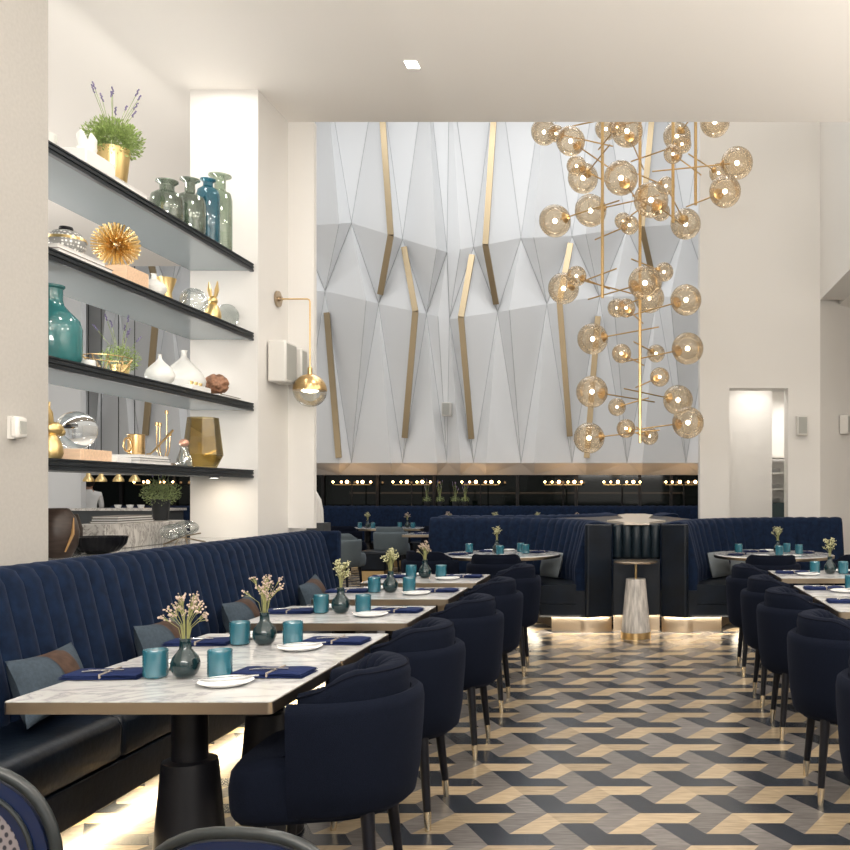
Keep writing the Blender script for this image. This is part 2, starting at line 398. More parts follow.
for i in range(len(B)):
    x = Bcol[i][0]; fr = .77 if x < 440 else (.5 if x < 470 else .26)
    l, r_ = Vector(Cn[i]), Vector(Cn[i+1]); pk = l.lerp(r_, fr); d = YW-.36
    pk = Vector((pk.x*d/YW, d, H+(pk.z-H)*d/YW)); ridge_low.append(pk)
    tri(B[i], l, pk); tri(B[i], pk, r_)
    # underside sloping back to the window head
    b0 = P((Acol[i][0]), lower, YW+.35); b1 = P((Acol[i+1][0]), lower, YW+.35)
    mid = Vector(b0).lerp(Vector(b1), fr)
    tri(l, b0, mid); tri(l, mid, pk); tri(pk, mid, r_); tri(mid, b1, r_)
fwo = struct('wall_faceted', fw, M['facet'], smooth=False)
sm_ = MB()
for p_, q_ in edges: sm_.tube([(p_[0], p_[1]-.004, p_[2]), (q_[0], q_[1]-.004, q_[2])], .0065, 4)
struct('trim_90', sm_, M['seam'], smooth=False)
struct('wall_far_left', MB().bb(-13, -9.95, 16.25, 16.4, 0, 9.8), M['facet'], smooth=False)
struct('wall_hall_back', MB().bb(-13.2, 6.2, YW+.5, YW+.7, 0, ZH), M['white'], smooth=False)
# bronze inlays along some ridges
def strip(n, pts, wd=.055):
    m = MB()
    for p, q_ in zip(pts[:-1], pts[1:]):
        p, q_ = Vector(p), Vector(q_); t = (q_-p).normalized(); sd = Vector((1, 0, 0)); sd = (sd-t*sd.dot(t)).normalized(); nn = t.cross(sd)
        if nn.y > 0: nn = -nn
        ring = lambda c: [tuple(c-sd*wd/1-nn*.02), tuple(c+sd*wd-nn*.02), tuple(c+sd*wd+nn*.03), tuple(c-sd*wd+nn*.03)]
        m.loft([ring(p), ring(q_)])
    struct('trim_%d' % n, m, M['goldstrip'], smooth=False)
n = 1
def lp(p, q_, t): return Vector(p).lerp(Vector(q_), t)
for i, lo in ((1, .86), (6, .86), (9, .88), (12, .9), (15, .88)):
    strip(n, [Z1[i], ridge_up[i], lp(ridge_up[i], B[i], lo)]); n += 1
for i, lo in ((2, .83), (7, .83), (9, .83), (11, .83), (15, .85)):
    strip(n, [lp(A[i], ridge_mid[i-1], .12), ridge_mid[i-1], lp(ridge_mid[i-1], Cn[i], lo)]); n += 1
for i, t0 in ((3, .13), (5, .13), (11, .12), (14, .12)):
    strip(n, [lp(B[i], ridge_low[i], t0), lp(B[i], ridge_low[i], .97)]); n += 1
# dark window band and sill under it
struct('window_1', MB().bb(-12.9, 6, YW+.42, YW+.45, 1.0, 1.74), M['darkglass'], smooth=False)
fm = MB()
for px in (110, 165, 200, 316, 372, 430, 515, 575, 640, 672, 760, 830): fm.bb((px-CX)*YW/F-.03, (px-CX)*YW/F+.03, YW+.36, YW+.42, 1.0, 1.72)
struct('trim_%d' % n, fm, M['blackmetal'], smooth=False); n += 1
struct('wall_hall_dado', MB().bb(-12.9, 6, YW+.30, YW+.499, 0, 1.0), M['cabinet'], smooth=False)
# ------------------------------------------------------------------ banquettes
def channel_back(mb, path, n_ch, sub, zb, zt, lean, th, depth=.022):
    """path(t)->(point on the seat side at the foot, outward normal); soft vertical channels, rolled top"""
    rings = []; N = n_ch*sub
    for i in range(N+1):
        t = i/N; p, nrm = path(t)
        ph = (i % sub)/sub
        bul = depth*(abs(math.sin(PI*ph))**.55)
        prof = [(0-bul*.6, zb), (0-bul, zb+(zt-zb)*.3), (lean*.5-bul, zb+(zt-zb)*.62), (lean-bul, zt-.06), (lean+.03-bul*.7, zt-.016+bul*.4), (lean+.07, zt-.004+bul*.5), (lean+.13, zt-.004+bul*.35), (th-.02, zt-.02), (th, zt-.06), (th, zb)]
        rings.append([(p[0]+nrm[0]*o, p[1]+nrm[1]*o, z) for o, z in prof])
    mb.loft(rings)
    return mb
ban = thing('banquette', 'long navy velvet channel-tufted banquette along the left wall under the shelves', 'banquette', (0, 0, 0))
BY0, BY1 = 2.0, 7.50
channel_back(MB(), lambda t: ((-2.47, BY0+(BY1-BY0)*t), (-1, 0)), 49, 8, .36, 1.05, .1, .27).build('backrest', M['velvet'], ban, angle=60)
ends = [BY0, 3.74, 5.05, 6.36, BY1]
for y0, y1 in zip(ends[:-1], ends[1:]):
    m = MB(); prof = [(-2.47, .262), (-2.13, .262), (-2.113, .28), (-2.11, .40), (-2.125, .435), (-2.17, .452), (-2.47, .455)]
    st = [(y0+.004, .012), (y0+.012, .004), (y0+.03, 0), (y1-.03, 0), (y1-.012, .004), (y1-.004, .012)]
    m.loft([[(x-(k if x > -2.4 else 0), y, z-(k if z > .3 else -k)) for x, z in prof] for y, k in st])
    m.build('seat_cushion', M['leather'], ban, angle=50)
MB().bb(-2.47, -2.12, BY0, BY1, .10, .258).build('seat_base', M['leather'], ban, bevel=.008)
MB().bb(-2.70, -2.32, BY0, BY1, 0, .10).build('plinth', M['brassdark'], ban)
pa = MB(); pa.bb(-2.72, -2.44, BY1+.002, BY1+.07, .02, 1.045); pa.build('end_panel', M['velvet'], ban, bevel=.02)

# ------------------------------------------------------------------ tub chair
def u_path(R, arm, n=18):
    pts = [((-R, arm*(1-i/4)), (-1, 0)) for i in range(4)]
    for i in range(n+1):
        t = PI+PI*i/n; pts.append(((R*math.cos(t), R*math.sin(t)), (math.cos(t), math.sin(t))))
    pts += [((R, arm*(i+1)/4), (1, 0)) for i in range(4)]
    return pts
def make_chair(fab, name='tub_chair', pip=None):
    t = thing(name, 'x', 'chair')
    # outer shell wraps back and arms
    m = MB(); rings = []
    for (p, nn) in u_path(.235, .095, 22):
        prof = [(-.045, .362), (-.012, .364), (.008, .382), (.022, .46), (.034, .62), (.036, .69), (.032, .715), (.016, .728), (-.006, .722), (-.014, .70), (-.02, .45)]
        rings.append([(p[0]+nn[0]*o, p[1]+nn[1]*o, z) for o, z in prof])
    m.loft(rings); m.build('shell', fab, t, angle=50)
    # inner back cushion: crescent, highest at the back, pleated
    m = MB(); rings = []; P_ = u_path(.205, .078, 92); n = len(P_)
    for i, (p, nn) in enumerate(P_):
        u = abs(2*i/(n-1)-1); hgt = .812-.065*max(0, (u-.62)/.38)**1.6; b = .017*abs(math.sin(PI*i/8.3))**.5
        prof = [(-.085-b, .46), (-.075-b, hgt-.06), (-.06-b, hgt-.02), (-.035-b*.6, hgt-.004), (.0, hgt), (.014, hgt-.012), (.021, hgt-.04), (.012, .60), (.0, .50)]
        if u > .93: k = (1-u)/.07; prof = [(-.02+(o+.02)*(.55+.45*k), z) for o, z in prof]
        rings.append([(p[0]+nn[0]*o, p[1]+nn[1]*o, z) for o, z in prof])
    m.loft(rings); m.build('back_cushion', fab, t, angle=60)
    m = MB(); m.tube([(p[0]+nn[0]*.012, p[1]+nn[1]*.012, .812-.065*max(0, (abs(2*i/(n-1)-1)-.62)/.38)**1.6-.010) for i, (p, nn) in enumerate(P_)], .0035, 6); m.build('piping', M['piping'] if pip is None else pip, t)
    # seat
    m = MB(); rings = []
    def outl(k, z):
        r = []
        for j in range(20): ang = PI+PI*j/19; r.append((.222*k*math.cos(ang), .222*k*math.sin(ang), z))
        for (x, y) in ((.24, .10), (.25, .2), (.235, .26), (.19, .288), (.1, .296), (0, .298), (-.1, .296), (-.19, .288), (-.235, .26), (-.25, .2), (-.24, .10)):
            r.append((x*k, y*(k if y > .15 else 1), z))
        return r
    for k, z in ((.93, .352), (.985, .372), (1, .40), (1.01, .46), (.985, .51), (.93, .532), (.7, .545), (.3, .55)): rings.append(outl(k, z))
    m.loft(rings); m.build('seat', fab, t, angle=60)
    for (x, y, sx, sy) in ((.165, -.125, .045, -.03), (-.165, -.125, -.045, -.03), (.17, .20, .02, .03), (-.17, .20, -.02, .03)):
        m = MB(); m.tube([(x, y, .37), (x+sx*.86, y+sy*.86, .075)], [.023, .0155], 12); lg = m.build('leg', M['blackwood'], t)
        m = MB(); m.tube([(x+sx*.855, y+sy*.855, .078), (x+sx, y+sy, 0.001)], [.0165, .0125], 12); m.build('ferrule', M['brasstip'], lg)
    return t
chair0 = make_chair(M['chairfab']); used = []
ordn = ['nearest', 'second', 'third', 'fourth', 'farthest']
for i, y in enumerate((2.98, 3.84, 4.80, 5.78, 6.87)):
    lab = ['nearest navy tub chair of the left row, large in front of the marble table edge', 'second navy tub chair of the left row, right behind the nearest one', 'middle navy tub chair of the left row, at the third setting', 'fourth navy tub chair of the left row counted from the front', 'farthest navy tub chair of the left row, nearest to the corner booth'][i]
    fin(chair0, used, ([-.965,-.985,-.955,-.97,-.965][i], y, 0), PI/2+[.06, .03, .0, .03, .05][i], lab, 'navy tub chairs along the left tables')
for i, y in enumerate((3.13, 4.13, 5.15, 5.92, 6.86)):
    lab = ['navy tub chair cut off by the right picture edge, nearest of the right row', 'second navy tub chair of the right row, its whole curved back in view', 'middle navy tub chair of the right row', 'fourth navy tub chair of the right row, overlapped by the middle one', 'farthest navy tub chair of the right row, beside the right booth'][i]
    dup(chair0, (.985, y, 0), -PI/2-[.05, .04, .03, .02, .03][i], lab, 'navy tub chairs along the right tables')
# around the two booth tables
for (x, y, rz, lab) in ((-1.24, 8.22, .02, 'navy tub chair seen square from behind at the left booth table'), (-1.93, 8.62, -.5, 'navy tub chair turned slightly at the left side of the left booth table'),
                        (1.25, 8.12, .0, 'navy tub chair seen square from behind at the right booth table'), (2.06, 8.2, .35, 'navy tub chair at the right booth table, cut by the picture edge')):
    dup(chair0, (x, y, 0), rz, lab, 'navy tub chairs at the booth tables')
gch = make_chair(M['greyfab'], 'grey_chair', pip=M['greyfab']); gu = []
fin(gch, gu, (-3.97, 12.25, 0), -.25, 'slate grey tub chair just past the end of the left banquette', 'grey tub chairs at the back')
for (x, y, rz, lab) in ((-3.92, 14.6, -.1, 'small slate grey tub chair farther back, before the far banquette'),):
    fin(gch, gu, (x, y, 0), rz, lab, 'grey tub chairs at the back')
for (x, y, rz, lab) in ((-4.75, 14.9, -.3, 'dark navy tub chair at the far left small table'), (-3.25, 15.0, .2, 'dark navy tub chair at the second far table')):
    dup(chair0, (x, y, 0), rz, lab, 'dark chairs at the back tables')

# ------------------------------------------------------------------ tables
def make_table():
    t = thing('dining_table', 'x', 'table')
    Wd, Dp = .797, .64
    def rr(w_, d_, r_, n=4):
        o = []
        for cx, cy, a0 in ((w_/2-r_, d_/2-r_, 0), (-w_/2+r_, d_/2-r_, PI/2), (-w_/2+r_, -d_/2+r_, PI), (w_/2-r_, -d_/2+r_, 1.5*PI)):
            for i in range(n+1): o.append((cx+r_*math.cos(a0+PI/2*i/n), cy+r_*math.sin(a0+PI/2*i/n)))
        return o
    MB().prism(rr(Wd-.006, Dp-.004, .012), .72, .75).build('tabletop', M['marble'], t)
    MB().prism(rr(Wd, Dp-.001, .014), .713, .7475).build('metal_edge', M['brassdark'], t)
    m = MB(); m.lathe([(.13, 0), (.135, .01), (.125, .04), (.088, .47), (.085, .485), (.07, .49)], seg=32); m.build('pedestal', M['blackmetal'], t)
    m = MB(); m.lathe([(.056, .485), (.056, .70), (.16, .704), (.16, .712)], seg=32); m.build('column', M['blackmetal'], t)
    return t
tab0 = make_table(); tu = []
LX = -1.462; LY = [2.977, 3.625, 4.58, 5.53, 6.46]
LN = ['nearest', 'second', 'middle', 'fourth', 'farthest']
for i, y in enumerate(LY):
    fin(tab0, tu, (LX, y, 0), 0, ['nearest marble-topped table of the left row, at the picture bottom', 'second marble table of the left row, pushed against the nearest one', 'middle marble table of the left row with a brass edge', 'fourth marble table of the left row', 'farthest marble table of the left row, beside the banquette end'][i], 'marble tables of the left row')
RX = 1.47; RY = [4.98, 5.66, 6.79]
for i, y in enumerate(RY):
    dup(tab0, (RX, y, 0), 0, ['nearest marble table visible of the right row, cut by the picture edge', 'middle marble table of the right row', 'farthest marble table of the right row, with a vase of flowers'][i], 'marble tables of the right row')
FX = [(366-CX)*15.5/F, (406-CX)*15.5/F, (447-CX)*15.5/F, (494-CX)*15.5/F, (537-CX)*15.5/F, (577-CX)*15.5/F]
for i, x in enumerate(FX):
    dup(tab0, (x, 15.6, 0), PI/2, 'small far table in front of the back banquette, %s from the left' % ['first', 'second', 'third', 'fourth', 'fifth', 'last'][i], 'far tables along the back banquette')
dup(tab0, (-2.95, 13.4, 0), 0, 'marble table with brass edge in the middle distance beside the grey chairs', 'back tables')
def round_table(x, y, lab):
    t = thing('round_table', lab, 'table', (x, y, 0), 0, 'round booth tables')
    MB().lathe([(.01, .72), (.575, .72), (.59, .728), (.59, .742), (.58, .75), (.01, .75)], seg=48).build('tabletop', M['marble'], t)
    MB().lathe([(.594, .715), (.597, .717), (.597, .74), (.594, .743), (.56, .715)], seg=48).build('metal_edge', M['brassdark'], t)
    MB().lathe([(.22, 0), (.22, .02), (.10, .06), (.075, .45), (.06, .70), (.2, .716)], seg=32).build('pedestal', M['blackmetal'], t)
BTL = (-1.32, 9.08); BTR = (1.42, 9.02)
round_table(*BTL, 'round marble table with brass rim inside the left booth')
round_table(*BTR, 'round marble table with brass rim inside the right booth')

# ------------------------------------------------------------------ table ware
def make_glass():
    m = MB(); m.lathe([(.005, .0), (.034, .001), (.038, .006)]+[(.0385+(.0009 if k % 2 else 0), .01+k*.0052) for k in range(16)]+[(.0375, .093), (.0355, .092), (.035, .015), (.003, .012)], seg=28)
    return tag(m.build('tumbler', M['teal'], angle=70), 'x', 'glass')
def make_vase():
    m = MB(); m.lathe([(.004, 0), (.026, .001), (.038, .012), (.046, .035), (.046, .05), (.040, .068), (.026, .086), (.019, .096), (.0175, .122), (.0195, .130), (.016, .131), (.013, .122), (.013, .10), (.002, .095)], seg=28)
    return tag(m.build('bud_vase', M['vase'], angle=60), 'x', 'vase')
def make_flowers(seed, colr, n=20, spread=.075, up=.12):
    rnd = random.Random(seed)
    t = thing('dried_flowers', 'x', 'flowers')
    st = MB(); bl = MB()
    for k in range(n):
        an = rnd.uniform(0, 2*PI); r = spread*rnd.uniform(.1, .92); z = up*rnd.uniform(.55, 1.1)+.02*(1-r/spread)
        e = Vector((r*math.cos(an), r*math.sin(an), z)); b = Vector((.005*math.cos(an), .005*math.sin(an), -.03)); md = Vector((e.x*.3, e.y*.3, z*.5))
        st.tube([b, md, e], .0009, 4)
        for q_ in range(6):
            c = e+Vector((rnd.uniform(-1, 1), rnd.uniform(-1, 1), rnd.uniform(-1, .6)))*.014
            st.tube([md.lerp(e, .55), c], .0006, 3)
            bl.ball(c, rnd.uniform(.0022, .0047), 6, rings=4)
    st.build('stems', M['stem'], t); bl.build('blossoms', colr, t, angle=80)
    return t
def make_plate():
    m = MB(); m.lathe([(.003, .004), (.05, .003), (.055, 0), (.06, .001), (.083, .011), (.085, .013), (.083, .014), (.06, .006), (.003, .006)], seg=36)
    o = tag(m.build('side_plate', M['china'], angle=60), 'x', 'plate')
    k = MB(); k.box((-.005, .03, .0165), (.19, .012, .002), .08); k.box((.06, .035, .0168), (.07, .016, .0025), .08)
    k.build('butter_knife', M['silver'], o)
    return o
def make_napkin():
    m = MB()
    for k, (wx, wy) in enumerate(((.255, .135), (.25, .13), (.245, .125))):
        rings = []
        for i in range(9):
            u = i/8; x = -wx/2+wx*u; zz = .0005+k*.0052+.0015*math.sin(u*7+k)*(.4 if k == 0 else 1); e = .0022 if 0 < i < 8 else .0008
            y = wy/2+.003*math.sin(u*5+k*2)
            zb_ = max(.0004, zz)
            rings.append([(x, -y, zb_), (x, -y-.003, zb_+e), (x, -y, zb_+2*e), (x, y, zb_+2*e), (x, y+.003, zb_+e), (x, y, zb_)])
        m.loft(rings)
    o = tag(m.build('napkin', M['napkin'], angle=50), 'x', 'napkin')
    b = MB(); b.bb(.005, .010, -.07, .07, -.0002+.001, .0192); b.build('napkin_band', M['band'], o)
    c = MB(); c.tube([(-.075, -.02, .018), (-.03, -.012, .021), (.03, .0, .02), (.05, .004, .019)], .0028, 6); c.tube([(-.07, .01, .018), (-.02, -.01, .02), (.02, -.03, .019)], .0022, 6)
    c.build('cutlery', M['silver'], o)
    return o
g0, v0, p0, n0 = make_glass(), make_vase(), make_plate(), make_napkin()
f0 = [make_flowers(3, M['blossom'], 24, .085, .125), make_flowers(5, M['blossom'], 22, .06, .115), make_flowers(8, M['blossomg'], 22, .05, .12), make_flowers(11, M['blossomg'], 20, .055, .12)]
ug, uv, up_, un = [], [], [], []; uf = [[], [], [], []]
TZ = .7512
def setting(cx, cy, where, grp, kind=0, mirror=1, far=False, rz=0, vis=('gl', 'gr', 'nl', 'nr', 'pl', 'pr')):
    L = 'left' if mirror > 0 else 'right'; Rr = 'right' if mirror > 0 else 'left'
    def at(dx, dy): return (cx+dx*mirror, cy+dy, TZ)
    fin(v0, uv, at(-.03, .03), None, 'round dark green glass bud vase standing on the %s' % where, grp+' vases')
    o = fin(f0[kind], uf[kind], (at(-.03, .03)[0], at(-.03, .03)[1], TZ+.127), random.uniform(0, 6), '%s dried flowers in the vase on the %s' % (['pink-white', 'pink-tipped', 'creamy green', 'yellow-green'][kind], where), grp+' flowers')
    if 'gl' in vis: fin(g0, ug, at(-.13, .03), None, 'teal ribbed tumbler on the banquette side of the vase on the %s' % where if not far else 'teal tumbler left of the vase on the %s' % where, grp+' tumblers')
    if 'gr' in vis: fin(g0, ug, at(.085, .03 if not far else -.03), None, 'teal ribbed tumbler on the chair side of the vase on the %s' % where if not far else 'teal tumbler right of the vase on the %s' % where, grp+' tumblers')
    if 'nl' in vis: fin(n0, un, at(-.30, .05), .04, 'folded royal blue napkin with cord on the banquette side of the %s' % where, grp+' napkins')
    if 'nr' in vis: fin(n0, un, at(.245, .08), -.07, 'folded royal blue napkin with cord on the chair side of the %s' % where, grp+' napkins')
    if 'pl' in vis: fin(p0, up_, at(-.165, .215), 2.8, 'white side plate with knife on the banquette side of the %s' % where, grp+' plates')
    if 'pr' in vis: fin(p0, up_, at(.155, -.08), .3, 'white side plate with knife on the chair side of the %s' % where, grp+' plates')
for i, y in enumerate(LY):
    setting(LX, y, '%s left-row table' % LN[i], 'left row', [0, 0, 3, 2, 1][i])
RN = ['nearest', 'middle', 'farthest']
for i, y in enumerate(RY):
    setting(RX, y, '%s right-row table' % RN[i], 'right row', [2, 3, 3][i], -1)
# booth tables
for (bx, by), nm, kd in ((BTL, 'round table in the left booth', 2), (BTR, 'round table in the right booth', 3)):
    s = 1 if bx < 0 else -1
    dup(v0, (bx-.05*s, by+.05, TZ), None, 'dark bud vase on the %s' % nm, 'booth vases')
    dup(f0[kd], (bx-.05*s, by+.05, TZ+.127), 1.1, 'tall dried flowers in the vase on the %s' % nm, 'booth flowers')
    for k, (dx, dy, w_) in enumerate(((-.34, .10, 'far left'), (.02, -.22, 'front of the vase'), (.17, .22, 'back right'), (.25, -.02, 'far right'))):
        dup(g0, (bx+dx, by+dy, TZ), None, 'teal tumbler at the %s of the %s' % (w_, nm), 'booth tumblers')
    for k, (dx, dy, rz, w_) in enumerate(((-.14, .28, .2, 'back'), (.36, .16, 1.2, 'right'), (-.38, -.14, 1.2, 'left'))):
        dup(n0, (bx+dx, by+dy, TZ), rz, 'navy folded napkin at the %s of the %s' % (w_, nm), 'booth napkins')
    for k, (dx, dy, w_) in enumerate(((.12, -.38, 'front right'), (.0, .42, 'back'), (-.18, -.36, 'front left'))):
        dup(p0, (bx+dx, by+dy, TZ), k*1.5, 'white plate at the %s edge of the %s' % (w_, nm), 'booth plates')
for i, x in enumerate(FX):
    nm = 'far back table, %s from the left' % ['first', 'second', 'third', 'fourth', 'fifth', 'last'][i]
    dup(v0, (x+.0, 15.6, TZ), None, 'tiny dark vase on the %s' % nm, 'far vases'); dup(f0[(i*3+2) % 4], (x, 15.6, TZ+.127), i, 'tiny dried flowers on the %s' % nm, 'far flowers')
    if i < 3:
        dup(g0, (x-.12, 15.55, TZ), None, 'small teal tumbler left on the %s' % nm, 'far tumblers'); dup(g0, (x+.12, 15.5, TZ), None, 'small teal tumbler right on the %s' % nm, 'far tumblers')
dup(g0, (-2.75, 13.35, TZ), None, 'teal tumbler on the table beside the grey chairs', 'far tumblers'); dup(n0, (-3.1, 13.35, TZ), 0, 'navy napkin on the table beside the grey chairs', 'far napkins')

# ------------------------------------------------------------------ cushions on the banquette
def make_pillow():
    t = thing('cushion', 'x', 'cushion')
    N = 20; Wd, Hh, T = .50, .27, .085
    def surf(u, v, s):
        x = (u-.5)*Wd*(1-.11*math.sin(PI*v)); z = (v-.5)*Hh*(1-.12*math.sin(PI*u)); th = T*(max(0, math.sin(PI*u))**.45)*(max(0, math.sin(PI*v))**.45)
        return (x, s*th, z)
    def sheet(u0, u1, name, mt, off=0, nn=20, par=t):
        m = MB()
        for s in (1, -1):
            vs = []; fs = []
            for i in range(nn+1):
                for j in range(N+1):
                    p = surf(u0+(u1-u0)*i/nn, j/N, s); vs.append((p[0], p[1]+s*off, p[2]))
            for i in range(nn):
                for j in range(N): fs.append((i*(N+1)+j, (i+1)*(N+1)+j, (i+1)*(N+1)+j+1, i*(N+1)+j+1))
            m.add(vs, fs)
        o = m.build(name, mt, par, angle=80); return o
    sheet(0, 1, 'cushion_cover', M['pillow']); sheet(.40, .70, 'velvet_band', M['pillowband'], .003, 8)
    return t
pil = make_pillow(); pu = []
for i, (y, tl, lab) in enumerate(((3.63, .02, 'nearest slate cushion with brown band on the left banquette'), (4.50, .03, 'second slate cushion with brown band, behind the pink dried flowers'), (5.42, .0, 'third slate cushion with brown band along the banquette'), (6.62, -.08, 'farthest slate cushion with brown band at the banquette end'))):
    o = fin(pil, pu, (-2.345, y, .60), None, lab, 'banquette cushions')
    o.rotation_euler = (-.30, tl, PI/2+.12)

# ------------------------------------------------------------------ bentwood chairs in the foreground
def bistro(x, y, rz, ztop, w_, lab, cane):
    t = thing('bistro_chair', lab, 'chair', (x, y, 0), rz, 'bentwood chairs at the picture bottom')
    def arch(wd, zt, zb, dy=0, n=24, sh=.0):
        pts = []
        for i in range(n+1):
            an = PI*i/n; cx = -wd*math.cos(an); ex = abs(math.cos(an))**.75*(1 if cx > 0 else -1)*wd
            pts.append((ex, dy, zt-(zt-zb)*(1-math.sin(an)**.72)))
        return pts
    m = MB(); o1 = arch(w_/2, ztop, ztop-.24); o1 = [(w_/2*-.72, 0.02, .44)]+o1+[(w_/2*.72, 0.02, .44)]; m.tube(o1, .0105, 12); m.build('outer_hoop', M['greyenam'], t)
    a1 = arch(w_/2-.012, ztop-.012, ztop-.24); a2 = arch(w_/2-.055, ztop-.055, ztop-.235); m = MB()
    m.loft([[(p[0], .007, p[2]), (q_[0], .007, q_[2]), (q_[0], -.007, q_[2]), (p[0], -.007, p[2])] for p, q_ in zip(a1, a2)]); m.build('inner_band', M['blueenam'], t)
    m = MB(); m.tube(arch(w_/2-.036, ztop-.036, ztop-.235, -.01), .0045, 8); m.build('inner_hoop', M['greyenam'], t)
    if cane:
        a3 = arch(w_/2-.055, ztop-.055, ztop-.235); m = MB(); pts = [(p[0], p[2]) for p in a3]; n_ = len(pts)
        pts += [(w_/2*.62, .50), (-w_/2*.62, .50)]
        n_ = len(pts); vs = [(p[0], -.004, p[1]) for p in pts]+[(p[0], .004, p[1]) for p in pts]
        m.add(vs, [tuple(range(n_)), tuple(range(2*n_-1, n_-1, -1))]+[(i, n_+i, n_+(i+1) % n_, (i+1) % n_) for i in range(n_)])
        m.build('cane_panel', M['cane'], t, smooth=False)
    else:
        for k in (-.08, 0, .08):
            m = MB(); m.tube([(k*1.1, 0, ztop-.055), (k, .01, .46)], .007, 8); m.build('spindle', M['blueenam'], t)
    MB().lathe([(.01, .43), (.19, .43), (.205, .44), (.205, .455), (.19, .465), (.01, .46)], (0, .20, 0), 32).build('seat', M['blueenam'], t)
    for sx, sy in ((-.13, .04), (.13, .04), (-.14, .34), (.14, .34)):
        m = MB(); m.tube([(sx, sy, .44), (sx*1.35, sy+(.04 if sy > .1 else -.05), .002)], [.014, .011], 10); m.build('leg', M['greyenam'], t)
    return t
bistro(-1.254, 1.60, .12, .885, .44, 'bentwood chair with blue-banded hoop and dotted woven back, at the left bottom corner', True)
bistro(-.655, 1.50, -.08, .802, .40, 'rounded top of a blue bentwood chair back at the bottom edge', False)

# ------------------------------------------------------------------ corner booths
BC = (-1.95, 8.85)
def booth(name, lab, sx, sy, cyr, a1=90, straight=.38, endp=True):
    """sx,sy mirror the left front booth about x=.045 and y=cyr"""
    def X(p): return (p[0] if sx > 0 else .09-p[0], p[1] if sy > 0 else 2*cyr-p[1])
    t = thing(name, lab, 'booth seating', (0, 0, 0), 0, 'curved booths')
    arcl = math.radians(a1)*1.42; tot = arcl+straight; nch = max(3, int(tot/.125))
    def path(R):
        def f(u):
            s = u*tot
            if s <= arcl:
                th = s/arcl*math.radians(a1); p = (BC[0]+R*math.cos(th), BC[1]+R*math.sin(th)); n_ = (math.cos(th), math.sin(th))
            else: p = (BC[0]-(s-arcl), BC[1]+R); n_ = (0, 1)
            return X(p), (n_[0]*sx, n_[1]*sy)
        return f
    channel_back(MB(), path(1.40), nch, 6, .40, 1.075, .10, .36).build('backrest', M['velvet'], t, angle=60)
    N = 40
    def swp(mb, prof, R=1.40):
        rings = []
        for i in range(N+1):
            p, n_ = path(R)(i/N); rings.append([(p[0]+n_[0]*o, p[1]+n_[1]*o, z) for o, z in prof])
        mb.loft(rings); return mb
    swp(MB(), [(.0, .27), (-.35, .27), (-.372, .285), (-.375, .41), (-.36, .44), (-.31, .455), (0, .46)]).build('seat_cushion', M['leather'], t, angle=50)
    swp(MB(), [(.36, .14), (-.36, .14), (-.36, .266), (.0, .266), (.0, .398), (.36, .398)]).build('seat_base', M['leather'], t, angle=50)
    swp(MB(), [(.33, 0), (-.24, 0), (-.24, .139), (.33, .139)]).build('plinth', M['brassdark'], t, angle=50)
    # closed end facing the room
    if endp:
        y0, y1 = 8.75, 8.848
        m = MB(); pts = [X((-.46, y1)), X((-.46, y0)), X((-.43, y0-.02)), X((-.195, y0+.05)), X((-.195, y1))]
        pb = [X((-.46, y1)), X((-.46, y0)), X((-.43, y0-.02)), X((-.195, y0+.05)), X((-.195, y1))]
        m.loft([[(p[0], p[1], .15) for p in pts], [(p[0], p[1], .6) for p in pts], [(p[0], p[1], 1.03) for p in pb], [((p[0]*.97-.01*sx), p[1], 1.055) for p in pb]])
        m.build('end_panel', M['leather'], t, bevel=.012, smooth=False)
        m = MB(); m.prism([X((-.50, y1)), X((-.50, y0+.03)), X((-.42, y0+.02)), X((-.20, y0+.09)), X((-.20, y1))], 0, .148); m.build('end_plinth', M['brassdark'], t)
    return t
booth('corner_booth', 'left curved navy booth with channelled back facing the aisle', 1, 1, 10.7)
booth('corner_booth', 'right curved navy booth with channelled back below the white doorway wall', -1, 1, 10.7)
booth('corner_booth', 'curved booth backing onto the left booth, only its rolled top visible', 1, -1, 10.82, 90, .45, False)
booth('corner_booth', 'short curved booth behind the star-shaped ledge on the right', -1, -1, 10.82, 22, 0, False)
# star-shaped divider between the booths
dv = thing('booth_divider', 'star-shaped divider with pale top and ribbed leather front between the booths', 'divider', (.045, 8.9, 0))
pts = []
RA = 1.795
def add_arc(sx, sy, a_from, a_to, n=14):
    for i in range(n+1):
        th = math.radians(a_from+(a_to-a_from)*i/n); x = BC[0]+RA*math.cos(th); y = BC[1]+RA*math.sin(th)
        if sx < 0: x = .09-x
        if sy < 0: y = 2*10.82-y
        pts.append((x-.045, y-8.9))
add_arc(1, 1, 3, 56); add_arc(1, -1, 56, 3); add_arc(-1, -1, 3, 30); add_arc(-1, 1, 48, 3)
MB().prism(pts, .15, 1.045).build('divider_body', M['leather'], dv, smooth=False)
RA = 1.87; pts = []
add_arc(1, 1, 0, 26); pts.append((-.14, 1.5)); add_arc(1, -1, 20, 5); add_arc(-1, -1, 5, 20); pts.append((.14, 1.5)); add_arc(-1, 1, 26, 0)
MB().prism(pts, 1.0455, 1.066).build('divider_top', pmat('cream_stone_top', (.62, .55, .46), .3), dv, smooth=False)
for k in range(5):
    m = MB(); x0 = -.235+.094*k; rings = []
    for z in (.72, .74, .9, 1.03, 1.045): rings.append([(x0+.092*i/8, -.002-.035*math.sin(PI*i/8)**.6*(.6 if z in (.72, 1.045) else 1), z) for i in range(9)]+[(x0+.092, .02, z), (x0, .02, z)])
    m.loft(rings); m.build('padded_rib', pmat('teal_black_leather', (.008, .016, .024), .38, spec=.4) if k == 0 else bpy.data.materials['teal_black_leather'], dv, angle=70)
MB().bb(-.235, .235, -.02, .0, .16, .71).build('lower_panel', M['leather'], dv, bevel=.006)
